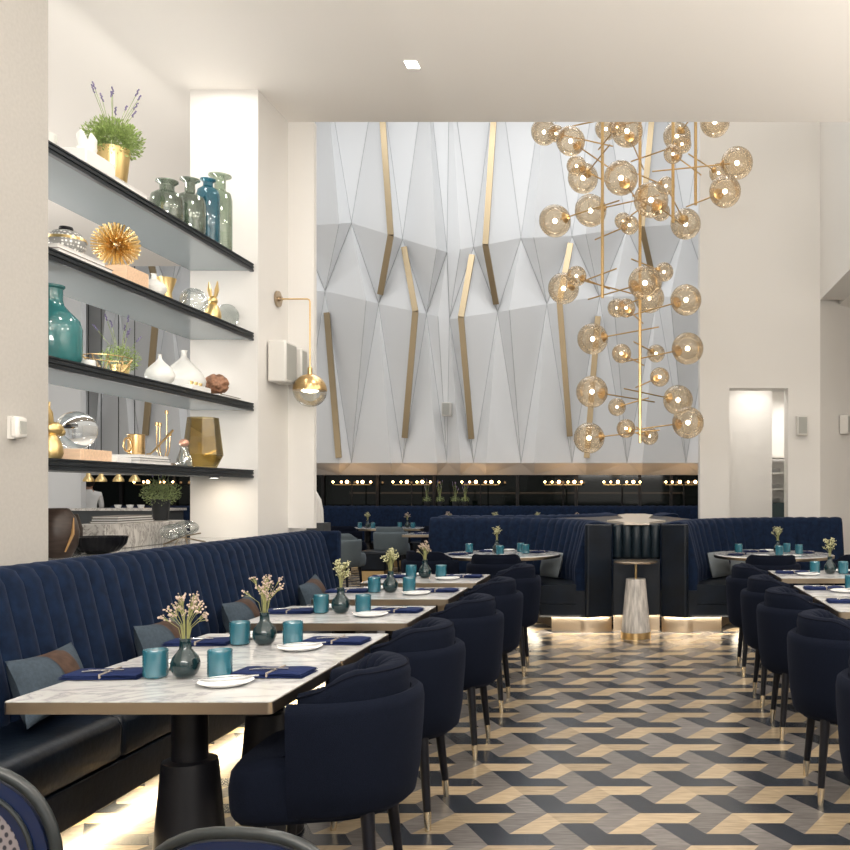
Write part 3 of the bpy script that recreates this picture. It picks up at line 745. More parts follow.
MB().bb(-.23, .23, .03, .1, 0, .149).build('plinth', M['brassdark'], dv)
# cone pedestal table
t = thing('pedestal_table', 'slim side table on a grey marble cone with brass foot before the divider', 'side table', (.036, 8.47, 0))
MB().lathe([(.01, .705), (.20, .705), (.206, .71), (.206, .718), (.2, .722), (.01, .722)], seg=40).build('tabletop', M['brassdark'], t)
MB().lathe([(.011, .555), (.011, .70), (.04, .704)], seg=16).build('stem', M['brass'], t)
MB().lathe([(.138, .06), (.092, .552), (.088, .556), (.01, .556)], seg=40).build('marble_cone', M['marblecone'], t)
MB().lathe([(.142, 0), (.142, .059), (.01, .059)], seg=40).build('foot_ring', M['brass'], t)
# booth cushions
def grey_cushion(x, y, rz, lab):
    o = thing('grey_cushion', lab, 'cushion', (x, y, .60), 0, 'plain grey booth cushions')
    m = MB(); vs = []; N = 14
    for s in (1, -1):
        vs = [((i/N-.5)*.38, s*.07*(math.sin(PI*i/N)**.5)*(math.sin(PI*j/N)**.5), (j/N-.5)*.27) for i in range(N+1) for j in range(N+1)]
        m.add(vs, [(i*(N+1)+j, (i+1)*(N+1)+j, (i+1)*(N+1)+j+1, i*(N+1)+j+1) for i in range(N) for j in range(N)])
    m.build('cushion_cover', bpy.data.materials.get('pale_grey_cushion') or pmat('pale_grey_cushion', (.20, .225, .24), .9), o, angle=80); o.rotation_euler = (-.25, 0, rz)
grey_cushion(-.86, 9.58, -.95, 'plain grey cushion in the curve of the left booth')
grey_cushion(.93, 9.60, .95, 'plain grey cushion in the curve of the right booth, left of its table')
grey_cushion(1.2, 9.95, .5, 'plain grey cushion behind the round table of the right booth')

# ------------------------------------------------------------------ far banquette under the window band
fb = thing('back_banquette', 'long navy channelled banquette along the back wall under the dark windows', 'banquette')
channel_back(MB(), lambda t_: ((-9.9+15.7*t_, 16.95), (0, 1)), 112, 4, .40, 1.105, .1, .34).build('backrest', M['velvet'], fb, angle=60)
MB().bb(-9.9, 5.8, 16.35, 16.95, .28, .46).build('seat_cushion', M['leather'], fb, bevel=.02)
MB().bb(-9.9, 5.8, 16.40, 16.95, .12, .275).build('seat_base', M['leather'], fb)
MB().bb(-9.9, 5.8, 16.5, 17.2, 0, .119).build('plinth', M['brass'], fb)
mb_ = thing('service_ledge', 'low dark ledge with pale rounded screen just past the white pillar', 'divider', (-3.1, 8.4, 0))
MB().bb(-.8, .235, -.02, .16, 0, 1.08).build('base', M['bookdark'], mb_)
m = MB(); m.loft([[(-.8, .02, 1.082), (x1, .02, 1.082), (x1, .10, 1.082), (-.8, .10, 1.082)] if k == 0 else [(-.8, .02, z), (x1, .02, z), (x1, .10, z), (-.8, .10, z)] for k, (x1, z) in enumerate(((.19, 1.082), (.185, 1.2), (.165, 1.3), (.12, 1.38), (.05, 1.43)))]); m.build('screen', M['white'], mb_)
# a booth block and brass foot in the middle distance
lb = thing('low_bench', 'dark low bench with brass foot in the middle distance', 'bench', (-3.98, 14.0, 0))
MB().bb(-.22, .22, -.25, .25, .16, .46).build('seat', M['leather'], lb, bevel=.03); MB().bb(-.18, .18, -.22, .22, 0, .158).build('plinth', M['brass'], lb)
# ------------------------------------------------------------------ niche shelves
SH = {1: 3.047, 2: 2.54, 3: 2.022, 4: 1.532}
wn = ['x', 'topmost', 'second from top', 'third from top', 'lowest']
for k, z in SH.items():
    t = thing('wall_shelf', '%s long blackened-steel-edged shelf in the open niche' % wn[k], 'shelf', (MX, YP0, z), 0, 'niche shelves')  # niche is open at the back, hall visible through it
    y1 = YP1-YP0
    MB().bb(.003, .441, .003, y1-.003, -.05, -.003).build('shelf_board', M['shelfunder'], t)
    m = MB()
    m.loft([[(.443, y, -.058), (.47, y, -.058), (.47, y, -.042), (.463, y, -.040), (.463, y, -.034), (.47, y, -.032), (.47, y, -.018), (.464, y, -.016), (.464, y, -.011), (.47, y, -.009), (.47, y, 0), (.443, y, 0)] for y in (.003, y1-.003)])
    m.build('edge_profile', M['steel'], t, smooth=False)
ct = thing('back_counter', 'polished grey counter behind the banquette in the niche', 'counter', (MX, YP0, 0))
MB().bb(.003, .47, .003, YP1-YP0-.003, 1.0, 1.036).build('countertop', pmat('polished_grey_stone', (.36, .37, .37), .08), ct)
MB().bb(.05, .44, .01, YP1-YP0-.01, 0, .999).build('cabinet_body', M['bookdark'], ct)
def S_(px, X, k):
    """spot on shelf k at depth X behind the wall plane"""
    return (X, F*X/(px-CX), (SH[k] if k else 1.036)+.0006)
def one(mb, name, mat, label, cat, loc, group=None, rz=0, **k):
    o = mb.build(name, mat, loc=loc, rz=rz, **k); return tag(o, label, cat, group)
def sc_(px, X): return F/(F*X/(px-CX))          # pixels per metre there (for reading sizes off the photograph)
def book(loc, d, mat, lab, rz=0, z=0):
    m = MB(); w_, l_, h_ = d
    o = thing('book', lab, 'book', (loc[0], loc[1], loc[2]+z), rz, 'books and trays on the shelves')
    MB().bb(-w_/2+.004, w_/2-.004, -l_/2+.004, l_/2-.004, .003, h_-.003).build('pages', M['paper'], o, smooth=False)
    c = MB(); c.bb(-w_/2, w_/2, -l_/2, l_/2, 0, .003); c.bb(-w_/2, w_/2, -l_/2, l_/2, h_-.003, h_); c.bb(-w_/2, -w_/2+.003, -l_/2, l_/2, .003, h_-.003); c.build('cover', mat, o, smooth=False)
    return o
# --- lavender pots
def foliage(mb, c, r, n, rnd, sc=(1, 1, .75), size=.022):
    for _ in range(n):
        d = Vector((rnd.gauss(0, 1), rnd.gauss(0, 1), rnd.gauss(0, 1))).normalized()*r*rnd.uniform(.35, 1)
        p = Vector((c[0]+d.x*sc[0], c[1]+d.y*sc[1], c[2]+d.z*sc[2])); t = (d.normalized()+Vector((rnd.uniform(-.6, .6), rnd.uniform(-.6, .6), rnd.uniform(0, .9)))).normalized()
        sd = t.cross(Vector((rnd.uniform(-1, 1), rnd.uniform(-1, 1), .3))).normalized(); L_ = size*rnd.uniform(.6, 1.3)
        mb.add([p, p+t*L_*.5+sd*L_*.18, p+t*L_, p+t*L_*.5-sd*L_*.18], [(0, 1, 2, 3)])
def lavender(loc, lab, potmat, pr, ph, fr, n, spikes, seed, leaf='leaf', spread=1., grp=None, sp_up=(.2, .34), name='potted_lavender'):
    rnd = random.Random(seed); t = thing(name, lab, 'potted plant', loc, 0, grp)
    MB().lathe([(.004, 0), (pr*.72, .001), (pr*.76, .006), (pr, ph), (pr*.94, ph), (pr*.72, .02), (.004, .016)], seg=32).build('pot', potmat, t, angle=50)
    MB().lathe([(.003, ph-.02), (pr*.9, ph-.02), (pr*.9, ph-.012), (.003, ph-.01)], seg=20).build('soil', M['brownwood'], t)
    f = MB(); foliage(f, (0, 0, ph+fr*.35), fr, n, rnd, size=fr*.13)
    f.build('foliage', M[leaf], t, smooth=False, fix=False)
    for k in range(spikes):
        an = rnd.uniform(0, 2*PI); r = rnd.uniform(.3, 1)*spread; up = rnd.uniform(*sp_up)
        e = Vector((r*math.cos(an)*.8, r*math.sin(an), ph+up)); s = MB(); b = Vector((e.x*.15, e.y*.15, ph)); md = Vector((e.x*.45, e.y*.45, ph+up*.55))
        s.tube([b, md, e], .0016, 5); st = s.build('flower_stem', M['leafpale'], t)
        s = MB(); dr = (e-md).normalized()
        for q_ in range(7): s.ball(e+dr*(.006*q_-.01)+Vector((rnd.uniform(-1, 1), rnd.uniform(-1, 1), 0))*.003, .0048, 6, rings=4)
        s.build('flower_head', M['lavender'], st)
    return t
b1 = S_(113, -2.885, 1)
lavender((b1[0], b1[1], b1[2]+.0255), 'lavender in a tapered gold pot on the topmost shelf', M['goldsat'], .088, .20, .150, 5200, 12, 4, spread=.20, sp_up=(.18, .36))
book(S_(114, -2.885, 1), (.20, .34, .025), M['paper'], 'flat white book under the gold pot on the topmost shelf')
# white things on the top shelf, left
one(MB().lathe([(.003, 0), (.055, 0), (.06, .01), (.06, .16), (.056, .16), (.05, .01), (.003, .012)], seg=28), 'white_cup', M['whitecer'], 'tall white ceramic cylinder at the left of the topmost shelf', 'vase', S_(66, -3.06, 1))
one(MB().lathe([(.003, 0), (.05, 0), (.055, .01), (.055, .20), (.05, .20), (.045, .01), (.003, .012)], seg=28), 'white_cylinder', M['whitecer'], 'white cylinder beside the foreground wall on the topmost shelf', 'vase', S_(45, -3.08, 1))
m = MB(); m.ball((0, 0, .045), .045, 20, (1, 1.2, 1)); m.tube([(0, .03, .06), (0, .05, .11), (0, .035, .14)], [.03, .022, .004], 10); m.tube([(0, -.03, .06), (0, -.055, .10), (0, -.05, .125)], [.03, .02, .003], 10)
one(m, 'ceramic_bird', M['whitecer'], 'white ceramic bird figure left of the gold pot', 'figurine', (S_(87, -2.86, 1)[0], S_(87, -2.86, 1)[1], SH[1]+.0816), angle=60)
one(MB().bb(-.09, .09, -.13, .13, 0, .08), 'white_box', M['paper'], 'white box under the ceramic bird on the topmost shelf', 'box', S_(84, -2.87, 1), bevel=.004)
# bottles
def bottle(prof, mat, lab, px, X, hs, k=1):
    prof = [(r, z*hs) for r, z in prof]
    full = prof+[(max(.003, r-.004), z) for r, z in reversed(prof)][0:-1]+[(.003, prof[1][1]+.006)]
    return one(MB().lathe(full, seg=32, cap=True), 'glass_bottle', mat, lab, 'bottle', S_(px, X, k), 'glass bottles on the shelves', angle=40)
bottle([(.003, 0), (.088, .001), (.098, .02), (.098, .11), (.09, .145), (.06, .165), (.043, .172), (.042, .205), (.066, .222), (.066, .228)], M['greyglass'], 'wide smoky jar, leftmost of the four bottles on the topmost shelf', 167, -2.885, 1.1)
bottle([(.003, 0), (.085, .001), (.095, .02), (.095, .16), (.085, .195), (.05, .212), (.032, .22), (.031, .27), (.062, .285), (.062, .29)], M['greyglass'], 'clear grey-green bottle with flat lip between the smoky jar and the blue bottle', 190, -2.885, 1.25)
bottle([(.003, 0), (.066, .001), (.074, .02), (.074, .26), (.066, .285), (.04, .30), (.032, .306), (.031, .325), (.05, .338), (.05, .343)], M['blueglass'], 'slim peacock blue glass bottle on the topmost shelf', 208, -2.88, 1.3)
bottle([(.003, 0), (.072, .001), (.080, .02), (.080, .29), (.07, .325), (.045, .335), (.038, .345), (.038, .405), (.076, .418), (.076, .424)], M['greenglass'], 'tallest pale celadon bottle at the right end of the topmost shelf', 220, -2.885, 1.27)
# shelf 2
book(S_(66, -2.90, 2), (.22, .46, .022), M['bookgrey'], 'taupe book lying under the beaded bowl'); 
book((S_(66, -2.90, 2)[0], S_(66, -2.90, 2)[1]-.02, SH[2]+.0235), (.20, .40, .022), M['paper'], 'white book on the taupe book under the beaded bowl')
o = thing('beaded_bowl', 'silver beaded dome bowl with black knob at the left of the second shelf', 'bowl', (-2.90, F*2.90/(CX-66), SH[2]+.0465))
MB().lathe([(.003, 0), (.06, .001), (.088, .03), (.095, .06), (.085, .09), (.06, .112), (.03, .122), (.003, .123)], seg=32).build('bowl_body', M['beads'], o)
MB().lathe([(.003, .1235), (.03, .1235), (.033, .13), (.03, .14), (.003, .141)], seg=20).build('knob', M['blackmetal'], o)
MB().lathe([(.0955, .066), (.0965, .067), (.0905, .082), (.0895, .081)], seg=32, cap=False).build('gilt_band', M['goldsat'], o)
bx = S_(122, -2.88, 2)
one(MB().bb(-.09, .09, -.115, .115, 0, .085), 'wood_block', M['woodlt'], 'pale wooden block under the gold spiky sphere', 'block', bx, 'pale wooden blocks', bevel=.003)
o = thing('spiky_sphere', 'gold spiky urchin sphere standing on the pale wooden block', 'ornament', (bx[0], bx[1]-.06, bx[2]+.0855+.120))
m = MB(); m.ball((0, 0, 0), .028, 12); m.build('core', M['brassdark'], o)
m = MB(); N = 260
for i in range(N):
    z = 1-2*(i+.5)/N; ph = i*2.39996; r = math.sqrt(1-z*z); d = Vector((r*math.cos(ph), r*math.sin(ph), z)); L_ = .125 if d.z > -.55 else .119
    if d.z < -.93: L_ = .115
    m.tube([d*.02, d*L_], [.0022, .0034], 5)
m.build('spines', M['goldsat'], o)
one(MB().lathe([(.003, 0), (.045, .001), (.068, .03), (.07, .05), (.055, .075), (.028, .092), (.014, .10), (.014, .125), (.018, .13), (.01, .13), (.003, .11)], seg=28), 'white_bud_vase', M['whitecer'], 'small white bud vase in front of the gold hourglass vase', 'vase', S_(154, -2.85, 2))
one(MB().lathe([(.003, 0), (.05, .001), (.052, .004), (.034, .085), (.033, .10), (.062, .19), (.058, .19), (.029, .10), (.003, .095)], seg=32), 'hourglass_vase', M['goldsat'], 'gold hourglass-shaped vase on the second shelf', 'vase', S_(166, -2.97, 2), angle=40)
one(MB().ball((0, 0, .085), .085, 28, (1, 1.15, .98)), 'glass_pebble', M['clear'], 'clear rounded glass ornament left of the gold rabbit', 'ornament', S_(194, -2.88, 2))
def rabbit(loc, lab, s=1.0, rz=0):
    o = thing('gold_rabbit', lab, 'figurine', loc, rz, 'gold rabbit figures'); o.scale = (s, s, s)
    m = MB(); m.lathe([(.003, 0), (.036, .001), (.043, .02), (.04, .05), (.028, .078), (.02, .09)], seg=20); m.ball((0, .012, .11), .03, 16, (.85, 1.25, .9)); m.ball((0, .04, .1), .016, 12); m.build('body', M['goldsat'], o, angle=60)
    for sx in (-1, 1):
        m = MB(); m.tube([(sx*.012, -.004, .13), (sx*.018, -.015 if sx > 0 else .0, .165), (sx*.02, -.032 if sx > 0 else .012, .21)], [.009, .012, .003], 8); m.build('ear', M['goldsat'], o)
rabbit(S_(213, -2.86, 2), 'gold rabbit figure at the right end of the second shelf', 1.25, .5)
one(MB().lathe([(.003, 0), (.08, 0), (.098, .006), (.1, .01), (.09, .012), (.003, .008)], seg=36), 'white_wall_plate', M['clear'], 'round glass dish leaning on the white pillar behind the gold rabbit', 'dish', (-2.97, YP1-.035, SH[2]+.105)).rotation_euler = (PI/2-.12, 0, 0)
# shelf 3
one(MB().lathe([(.003, 0), (.13, .001), (.142, .02), (.142, .17), (.13, .215), (.085, .262), (.062, .29), (.056, .32), (.056, .37), (.066, .378), (.066, .388), (.056, .39), (.05, .37), (.05, .3), (.1, .2), (.13, .03), (.003, .02)], seg=40), 'demijohn', M['tealglass'], 'large teal glass demijohn at the left of the third shelf', 'bottle', S_(50, -2.93, 3), angle=40)
one(MB().lathe([(.003, 0), (.035, 0), (.037, .004), (.037, .035), (.034, .04), (.003, .039)], seg=24), 'white_candle', M['whitecer'], 'small white candle between the demijohn and the wire basket', 'candle', S_(88, -2.86, 3))
o = thing('wire_basket', 'low geometric gold wire basket on the third shelf', 'basket', S_(108, -2.88, 3)); m = MB()
def ring_(r, z, n=10, ph=0): return [Vector((r*math.cos(2*PI*i/n+ph), r*1.3*math.sin(2*PI*i/n+ph), z)) for i in range(n)]
A_, B_ = ring_(.065, .003), ring_(.115, .085, ph=PI/10)
for R_ in (A_, B_):
    for i in range(10): m.tube([R_[i], R_[(i+1) % 10]], .0028, 6)
for i in range(10): m.tube([A_[i], B_[i]], .0022, 6); m.tube([A_[(i+1) % 10], B_[i]], .0022, 6)
m.build('wire_frame', M['brass'], o)
lavender(S_(120, -3.04, 3), 'small lavender in a gold pot behind the wire basket', M['goldsat'], .055, .10, .11, 1300, 9, 12, spread=.16, sp_up=(.15, .30))
def drop(s, lab, px, X):
    return one(MB().lathe([(.003*s, 0), (.05*s, .001*s), (.078*s, .03*s), (.085*s, .06*s), (.075*s, .09*s), (.05*s, .118*s), (.025*s, .142*s), (.012*s, .158*s), (.010*s, .178*s), (.014*s, .186*s), (.006*s, .186*s), (.003*s, .17*s)], seg=32), 'teardrop_vase', M['whitecer'], lab, 'vase', S_(px, X, 3), 'white teardrop vases')
drop(1.0, 'smaller white teardrop vase on the third shelf', 160, -2.88)
drop(1.62, 'larger white teardrop vase behind the smaller one on the third shelf', 184, -3.02)
o = thing('knobbed_box', 'thin white box with small brass knobs at the shelf edge on the third shelf', 'box', S_(196, -2.84, 3), 0)
MB().bb(-.04, .04, -.125, .125, 0, .035).build('box_body', M['paper'], o, bevel=.003)
for k in (-.06, 0, .06): MB().lathe([(.008, .0355), (.009, .045), (.012, .05), (.012, .062), (.003, .064)], (0, k, 0), 12).build('knob', M['goldsat'], o)
book(S_(219, -2.90, 3), (.16, .34, .022), M['bookgrey'], 'thin grey book under the brown coral ball')
o = one(MB(), 'coral_ball', M['coral'], 'brown knotted coral ball at the right of the third shelf', 'ornament', (S_(217, -2.90, 3)[0], S_(217, -2.90, 3)[1]-.01, SH[3]+.0235+.076))
bm = bmesh.new(); bmesh.ops.create_icosphere(bm, subdivisions=4, radius=.082)
rn = random.Random(2); seeds = [Vector((rn.gauss(0, 1), rn.gauss(0, 1), rn.gauss(0, 1))).normalized() for _ in range(46)]
for v in bm.verts:
    d = v.co.normalized(); ds = sorted((d-s_).length for s_ in seeds[:]); k = min(1, (ds[1]-ds[0])/.14); v.co = d*(.062+.021*k); v.co.z *= .9
bm.to_mesh(o.data); bm.free(); o.data.shade_smooth()
# shelf 4
rabbit(S_(50, -2.86, 4), 'gold rabbit figure at the left end of the lowest shelf', 1.35, -.4)
bx = S_(82, -2.93, 4)
one(MB().bb(-.08, .08, -.14, .14, 0, .062), 'wood_block', M['woodlt'], 'pale wooden block under the clear glass sphere', 'block', bx, 'pale wooden blocks', bevel=.003)
one(MB().ball((0, 0, .1), .1, 36), 'glass_sphere', pmat('solid_crystal', (.97, .98, .97), .0, trans=1, ior=1.4), 'large clear glass sphere on the pale wooden block', 'ornament', (bx[0], bx[1]-.05, bx[2]+.0625))
one(MB().bb(-.08, .08, -.07, .07, 0, .03), 'white_tray', M['paper'], 'small white box between the wooden block and the striped books', 'box', S_(110, -2.90, 4), bevel=.002)
bz = S_(139, -2.9, 4)
for k in range(3):
    book((bz[0], bz[1]+.008*k, bz[2]), (.20-.012*k, .36-.02*k, .017), [M['paper'], M['bookdark'], M['paper']][k], '%s of three stacked white books under the gold mug' % ['lowest', 'middle', 'topmost'][k], z=.0178*k)
o = thing('gold_mug', 'gold cylindrical mug with a round ring handle on the striped books', 'mug', (bz[0], bz[1]-.03, bz[2]+.0545))
MB().lathe([(.003, 0), (.045, .001), (.046, .005), (.046, .115), (.05, .118), (.046, .12), (.042, .115), (.042, .01), (.003, .008)], seg=32).build('cup', M['brass'], o)
MB().tube([(0, -.09+.04*math.cos(k*2*PI/20), .055+.04*math.sin(k*2*PI/20)) for k in range(21)], .0055, 8).build('ring_handle', M['brass'], o)
o = thing('candelabra', 'gold branching candle holder with upturned arms on the lowest shelf', 'candle holder', S_(163, -3.0, 4))
m = MB(); m.lathe([(.003, 0), (.05, .001), (.05, .008), (.01, .012), (.006, .03), (.006, .07)], seg=24); m.build('base', M['blackmetal'], o)
for (dx, dy, z, r0) in ((0, -.075, .255, .0), (0, -.04, .255, 0), (0, .045, .34, 0), (0, .085, .20, 0)):
    pts = [(0, dy*.1, .055), (0, dy*.55, .065), (0, dy*.9, .10), (0, dy, .14), (0, dy, z)]
    ar = MB().tube(pts, .0035, 8).build('arm', M['brass'], o)
    MB().lathe([(.008, z), (.011, z+.002), (.011, z+.022), (.009, z+.022), (.008, z+.004)], (0, dy, 0), 14).build('candle_cup', M['brass'], ar)
one(MB().tube([(0, -.17, .0), (0, -.13, .003), (0, -.08, .03), (0, .13, .16)], [.004, .005, .006, .007], 8), 'gold_horn', M['brass'], 'long thin gold horn lying across the books toward the candle holder', 'ornament', (bz[0]+.03, bz[1]+.20, bz[2]+.062))
o = thing('stoppered_bottle', 'small clear bottle with rosy round stopper on the lowest shelf', 'bottle', S_(184, -2.87, 4))
MB().lathe([(.003, 0), (.044, .001), (.048, .01), (.044, .05), (.03, .085), (.024, .11), (.026, .13), (.022, .13), (.02, .11), (.04, .03), (.003, .012)], seg=28).build('glass_body', M['clear'], o)
MB().ball((0, 0, .152), .03, 18, (1, 1, .85)).build('stopper', M['copper'], o)
def tv(prof, mat, lab, px, X): return one(MB().lathe(prof, seg=8), 'smoked_glass_vase', mat, lab, 'vase', S_(px, X, 4), 'smoked glass vases', rz=PI/8, smooth=False)
tv([(.003, 0), (.085, .001), (.128, .09), (.098, .345), (.092, .345), (.122, .09), (.08, .012), (.003, .01)], M['smoke'], 'tall faceted smoked amber glass vase on the lowest shelf', 203, -2.93)
tv([(.003, 0), (.09, .001), (.098, .25), (.092, .25), (.084, .012), (.003, .01)], M['smokedk'], 'shorter charcoal glass vase at the right end of the lowest shelf', 222, -3.06)
# counter below
mb1 = (-3.13, 5.62, 1.0366)
one(MB().bb(-.11, .11, -.46, .46, 0, .145), 'marble_plinth', M['marbledk'], 'long veined marble block on the back counter', 'block', mb1, bevel=.004)
for k in range(3): book((mb1[0]+.01, 5.52, mb1[2]+.1455), (.16, .42-.02*k, .014), [M['bookgrey'], M['bookdark'], M['bookgrey']][k], '%s of the taupe books on the marble block' % ['lowest', 'middle', 'topmost'][k], z=.0146*k)
t = lavender((-3.12, 5.96, 1.1822), 'dark planter with pale green lavender on the marble block below the lowest shelf', M['potdark'], .06, .14, .12, 1800, 9, 22, leaf='leafpale', spread=.12, sp_up=(.12, .24))
t = thing('wood_urn', 'tall dark carved wooden urn at the left of the back counter', 'vase', (-2.95, F*2.95/(CX-56), 1.0366))
MB().lathe([(.003, 0), (.07, .001), (.098, .06), (.105, .13), (.09, .20), (.06, .245), (.05, .25), (.09, .12), (.06, .02), (.003, .015)], seg=24).build('urn_body', M['brownwood'], t)
MB().tube([(.085, -.06, .03), (.105, -.03, .12), (.09, .0, .2)], [.004, .009, .003], 6).build('inlay', M['brownin'], t)
one(MB().lathe([(.003, 0), (.05, .001), (.06, .03), (.062, .13), (.04, .21), (.036, .21), (.05, .12), (.003, .02)], seg=20), 'wood_vase', M['brownwood'], 'slim dark wooden vase just right of the carved urn', 'vase', (-3.13, F*3.13/(CX-70), 1.0366))
m = MB(); rings = []
for r, z in ((.05, 0), (.10, .01), (.135, .05), (.145, .09), (.139, .09), (.125, .05), (.09, .02), (.01, .015)):
    rings.append([(r*(1+.02*math.cos(24*j*2*PI/96))*math.cos(2*PI*j/96), r*(1+.02*math.cos(24*j*2*PI/96))*math.sin(2*PI*j/96), z) for j in range(96)])
m.loft(rings); one(m, 'fluted_bowl', M['blackmetal'], 'black fluted bowl on the back counter before the marble block', 'bowl', (-2.92, F*2.92/(CX-98), 1.0366))
t = thing('pebble_dish', 'clear rounded glass dishes on a gold twig stand at the counter right', 'dish', (-2.885, F*2.885/(CX-181), 1.0366))
MB().ball((0, -.10, .085), .078, 24, (1, 1.15, .62)).build('glass_dish', M['clear'], t); MB().ball((-.02, .10, .10), .078, 24, (1, 1.15, .62)).build('glass_dish', M['clear'], t)
m = MB()
for p in (((.05, -.17, .004), (0, -.02, .045), (-.05, .16, .03)), ((-.05, -.12, .004), (0, .0, .045), (.06, .20, .004)), ((.05, -.02, .004), (0, .06, .05), (.02, .22, .06))): m.tube(p, .005, 6)
m.build('twig_stand', M['brassdark'], t)
# puck light under the lowest shelf
pk_ = [o for o in bpy.data.objects if o.name.startswith('wall_shelf') and abs(o.location.z-SH[4]) < .001][0]
hs_ = MB().lathe([(.03, -.012), (.034, -.010), (.034, -.0002), (.02, -.0002)], seg=20).build('puck_light', M['steel'], pk_, loc=(-2.98-MX, 6.42-YP0, -.051))
MB().lathe([(.003, -.0125), (.028, -.0125), (.028, -.0105), (.003, -.0105)], seg=20).build('lens', M['lamp'], hs_)
# --- sconce, speakers, small wall things
t = thing('wall_sconce', 'brass wall lamp on a bent arm with a half-brass glass globe', 'wall lamp', (WX, 6.97, 2.865))
m = MB(); m.tube([(.001, 0, 0), (.018, 0, 0)], .062, 24); m.build('backplate', M['brassdark'], t)
MB().tube([(.018, 0, 0), (.04, 0, 0)], .02, 12).build('knuckle', M['brassdark'], t)
MB().tube([(.03, 0, 0), (.235, 0, 0), (.25, 0, -.006), (.256, 0, -.022), (.256, 0, -.55)], .0062, 8).build('arm', M['brass'], t)
MB().lathe([(.01, -.590), (.018, -.590), (.018, -.535), (.01, -.525)], (.256, 0, 0), 16).build('socket', M['brass'], t)
R_ = .128; zc_ = -.590-R_+.008
MB().lathe([(R_*math.cos(a_), zc_+R_*math.sin(a_)) for a_ in [i*PI/2/10 for i in range(10)]]+[(.003, zc_+R_)]+[((R_-.004)*math.cos(a_), zc_+(R_-.004)*math.sin(a_)) for a_ in [PI/2*.98-i*PI/2/10 for i in range(10)]], (.256, 0, 0), 32).build('brass_dome', M['brass'], t)
MB().lathe([(.003, zc_-R_)]+[(R_*.985*math.cos(a_), zc_+R_*.985*math.sin(a_)) for a_ in [-PI/2+.1+i*(PI/2-.12)/10 for i in range(11)]], (.256, 0, 0), 32, cap=False).build('glass_half', M['clear'], t)
MB().lathe([(.003, zc_-.02), (.05, zc_-.012), (.075, zc_+.006), (.003, zc_+.012)], (.256, 0, 0), 24).build('diffuser', M['pearl'], t)
def speaker(name, loc, rz, lab, d=(.15, .13, .30), grp='wall speakers', wm=None):
    t = thing(name, lab, 'speaker', loc, rz, grp); w_, dd, hh = d
    MB().bb(-w_/2, w_/2, -dd, -.012, -hh/2, hh/2).build('cabinet', M['speaker'], t, bevel=.012)
    MB().bb(-w_/2+.015, w_/2-.015, -dd-.004, -dd-.0005, -hh/2+.02, hh/2-.02).build('grille', M['grille'], t)
    MB().bb(-.03, .03, -.03, -.0005, -.05, .05).build('bracket', M['speaker'], t)
sp = speaker('wall_speaker', (WX+.0, 6.87, 2.355), PI/2, 'larger off-white speaker on the pillar side below the brass lamp', (.22, .15, .31))
speaker('wall_speaker', (WX+.0, 7.09, 2.37), PI/2, 'narrow off-white speaker on the pillar right behind the larger one', (.12, .17, .25))
speaker('wall_speaker', ((801-CX)*11/F, 11, H+(CY-426)*11/F), 0, 'small grey-white speaker on the white wall right of the doorway', (.13, .12, .24))
speaker('wall_speaker', (2.3+.34, 11.34, H+(CY-425)*11.34/F), PI/4, 'small speaker on the angled wall at the right picture edge', (.15, .13, .24))
speaker('wall_speaker', (WX, 3.99, H+(CY-428)*2.75/617), PI/2, 'small grey speaker on the grey wall at the left picture edge', (.07, .05, .095))
speaker('wall_speaker', ((446-CX)*17.2/F, 17.40, H+(CY-409)*17.2/F), 0, 'tiny white speaker on the faceted wall near its inner corner', (.17, .2, .26))
# recessed ceiling light
t = thing('ceiling_downlight', 'small square recessed light in the front ceiling', 'ceiling light', (-1.52, 6.22, ZC))
MB().bb(-.05, .05, -.06, .06, -.006, -.0005).build('trim_plate', M['white'], t); MB().bb(-.042, .042, -.05, .05, -.010, -.0065).build('lens', M['lamp'], t)
t2 = thing('ceiling_downlight', 'round light in the doorway passage ceiling', 'ceiling light', (1.66, 11.6, 2.8))
MB().lathe([(.003, -.008), (.05, -.008), (.055, -.0005), (.003, -.0005)], seg=20).build('lens', M['lamp'], t2)
# shelving seen through the doorway
t = thing('dish_shelf', 'lit shelves stacked with white plates seen through the doorway', 'shelf', (2.1, 12.62, 0))
MB().bb(-.22, .28, -.15, .25, 0, 1.22).build('cabinet', M['cabinet'], t, smooth=False)
for z in (1.40, 1.62, 1.84): MB().bb(-.22, .28, -.15, .25, z, z+.02).build('shelf_board', M['speaker'], t)
sj = (('topmost', 1.641), ('middle', 1.421), ('lowest', 1.221))
for nm, z in sj:
    for j in range(2):
        st_ = MB()
        for q_ in range(5): st_.lathe([(.003, q_*.012), (.05, q_*.012), (.085, q_*.012+.010), (.003, q_*.012+.006)], seg=20)
        one(st_, 'plate_stack', M['china'], '%s stack of white plates on the %s level of the doorway shelves' % (['left', 'right'][j], nm), 'plates', (2.0+.2*j, 12.6, z), 'doorway plate stacks')

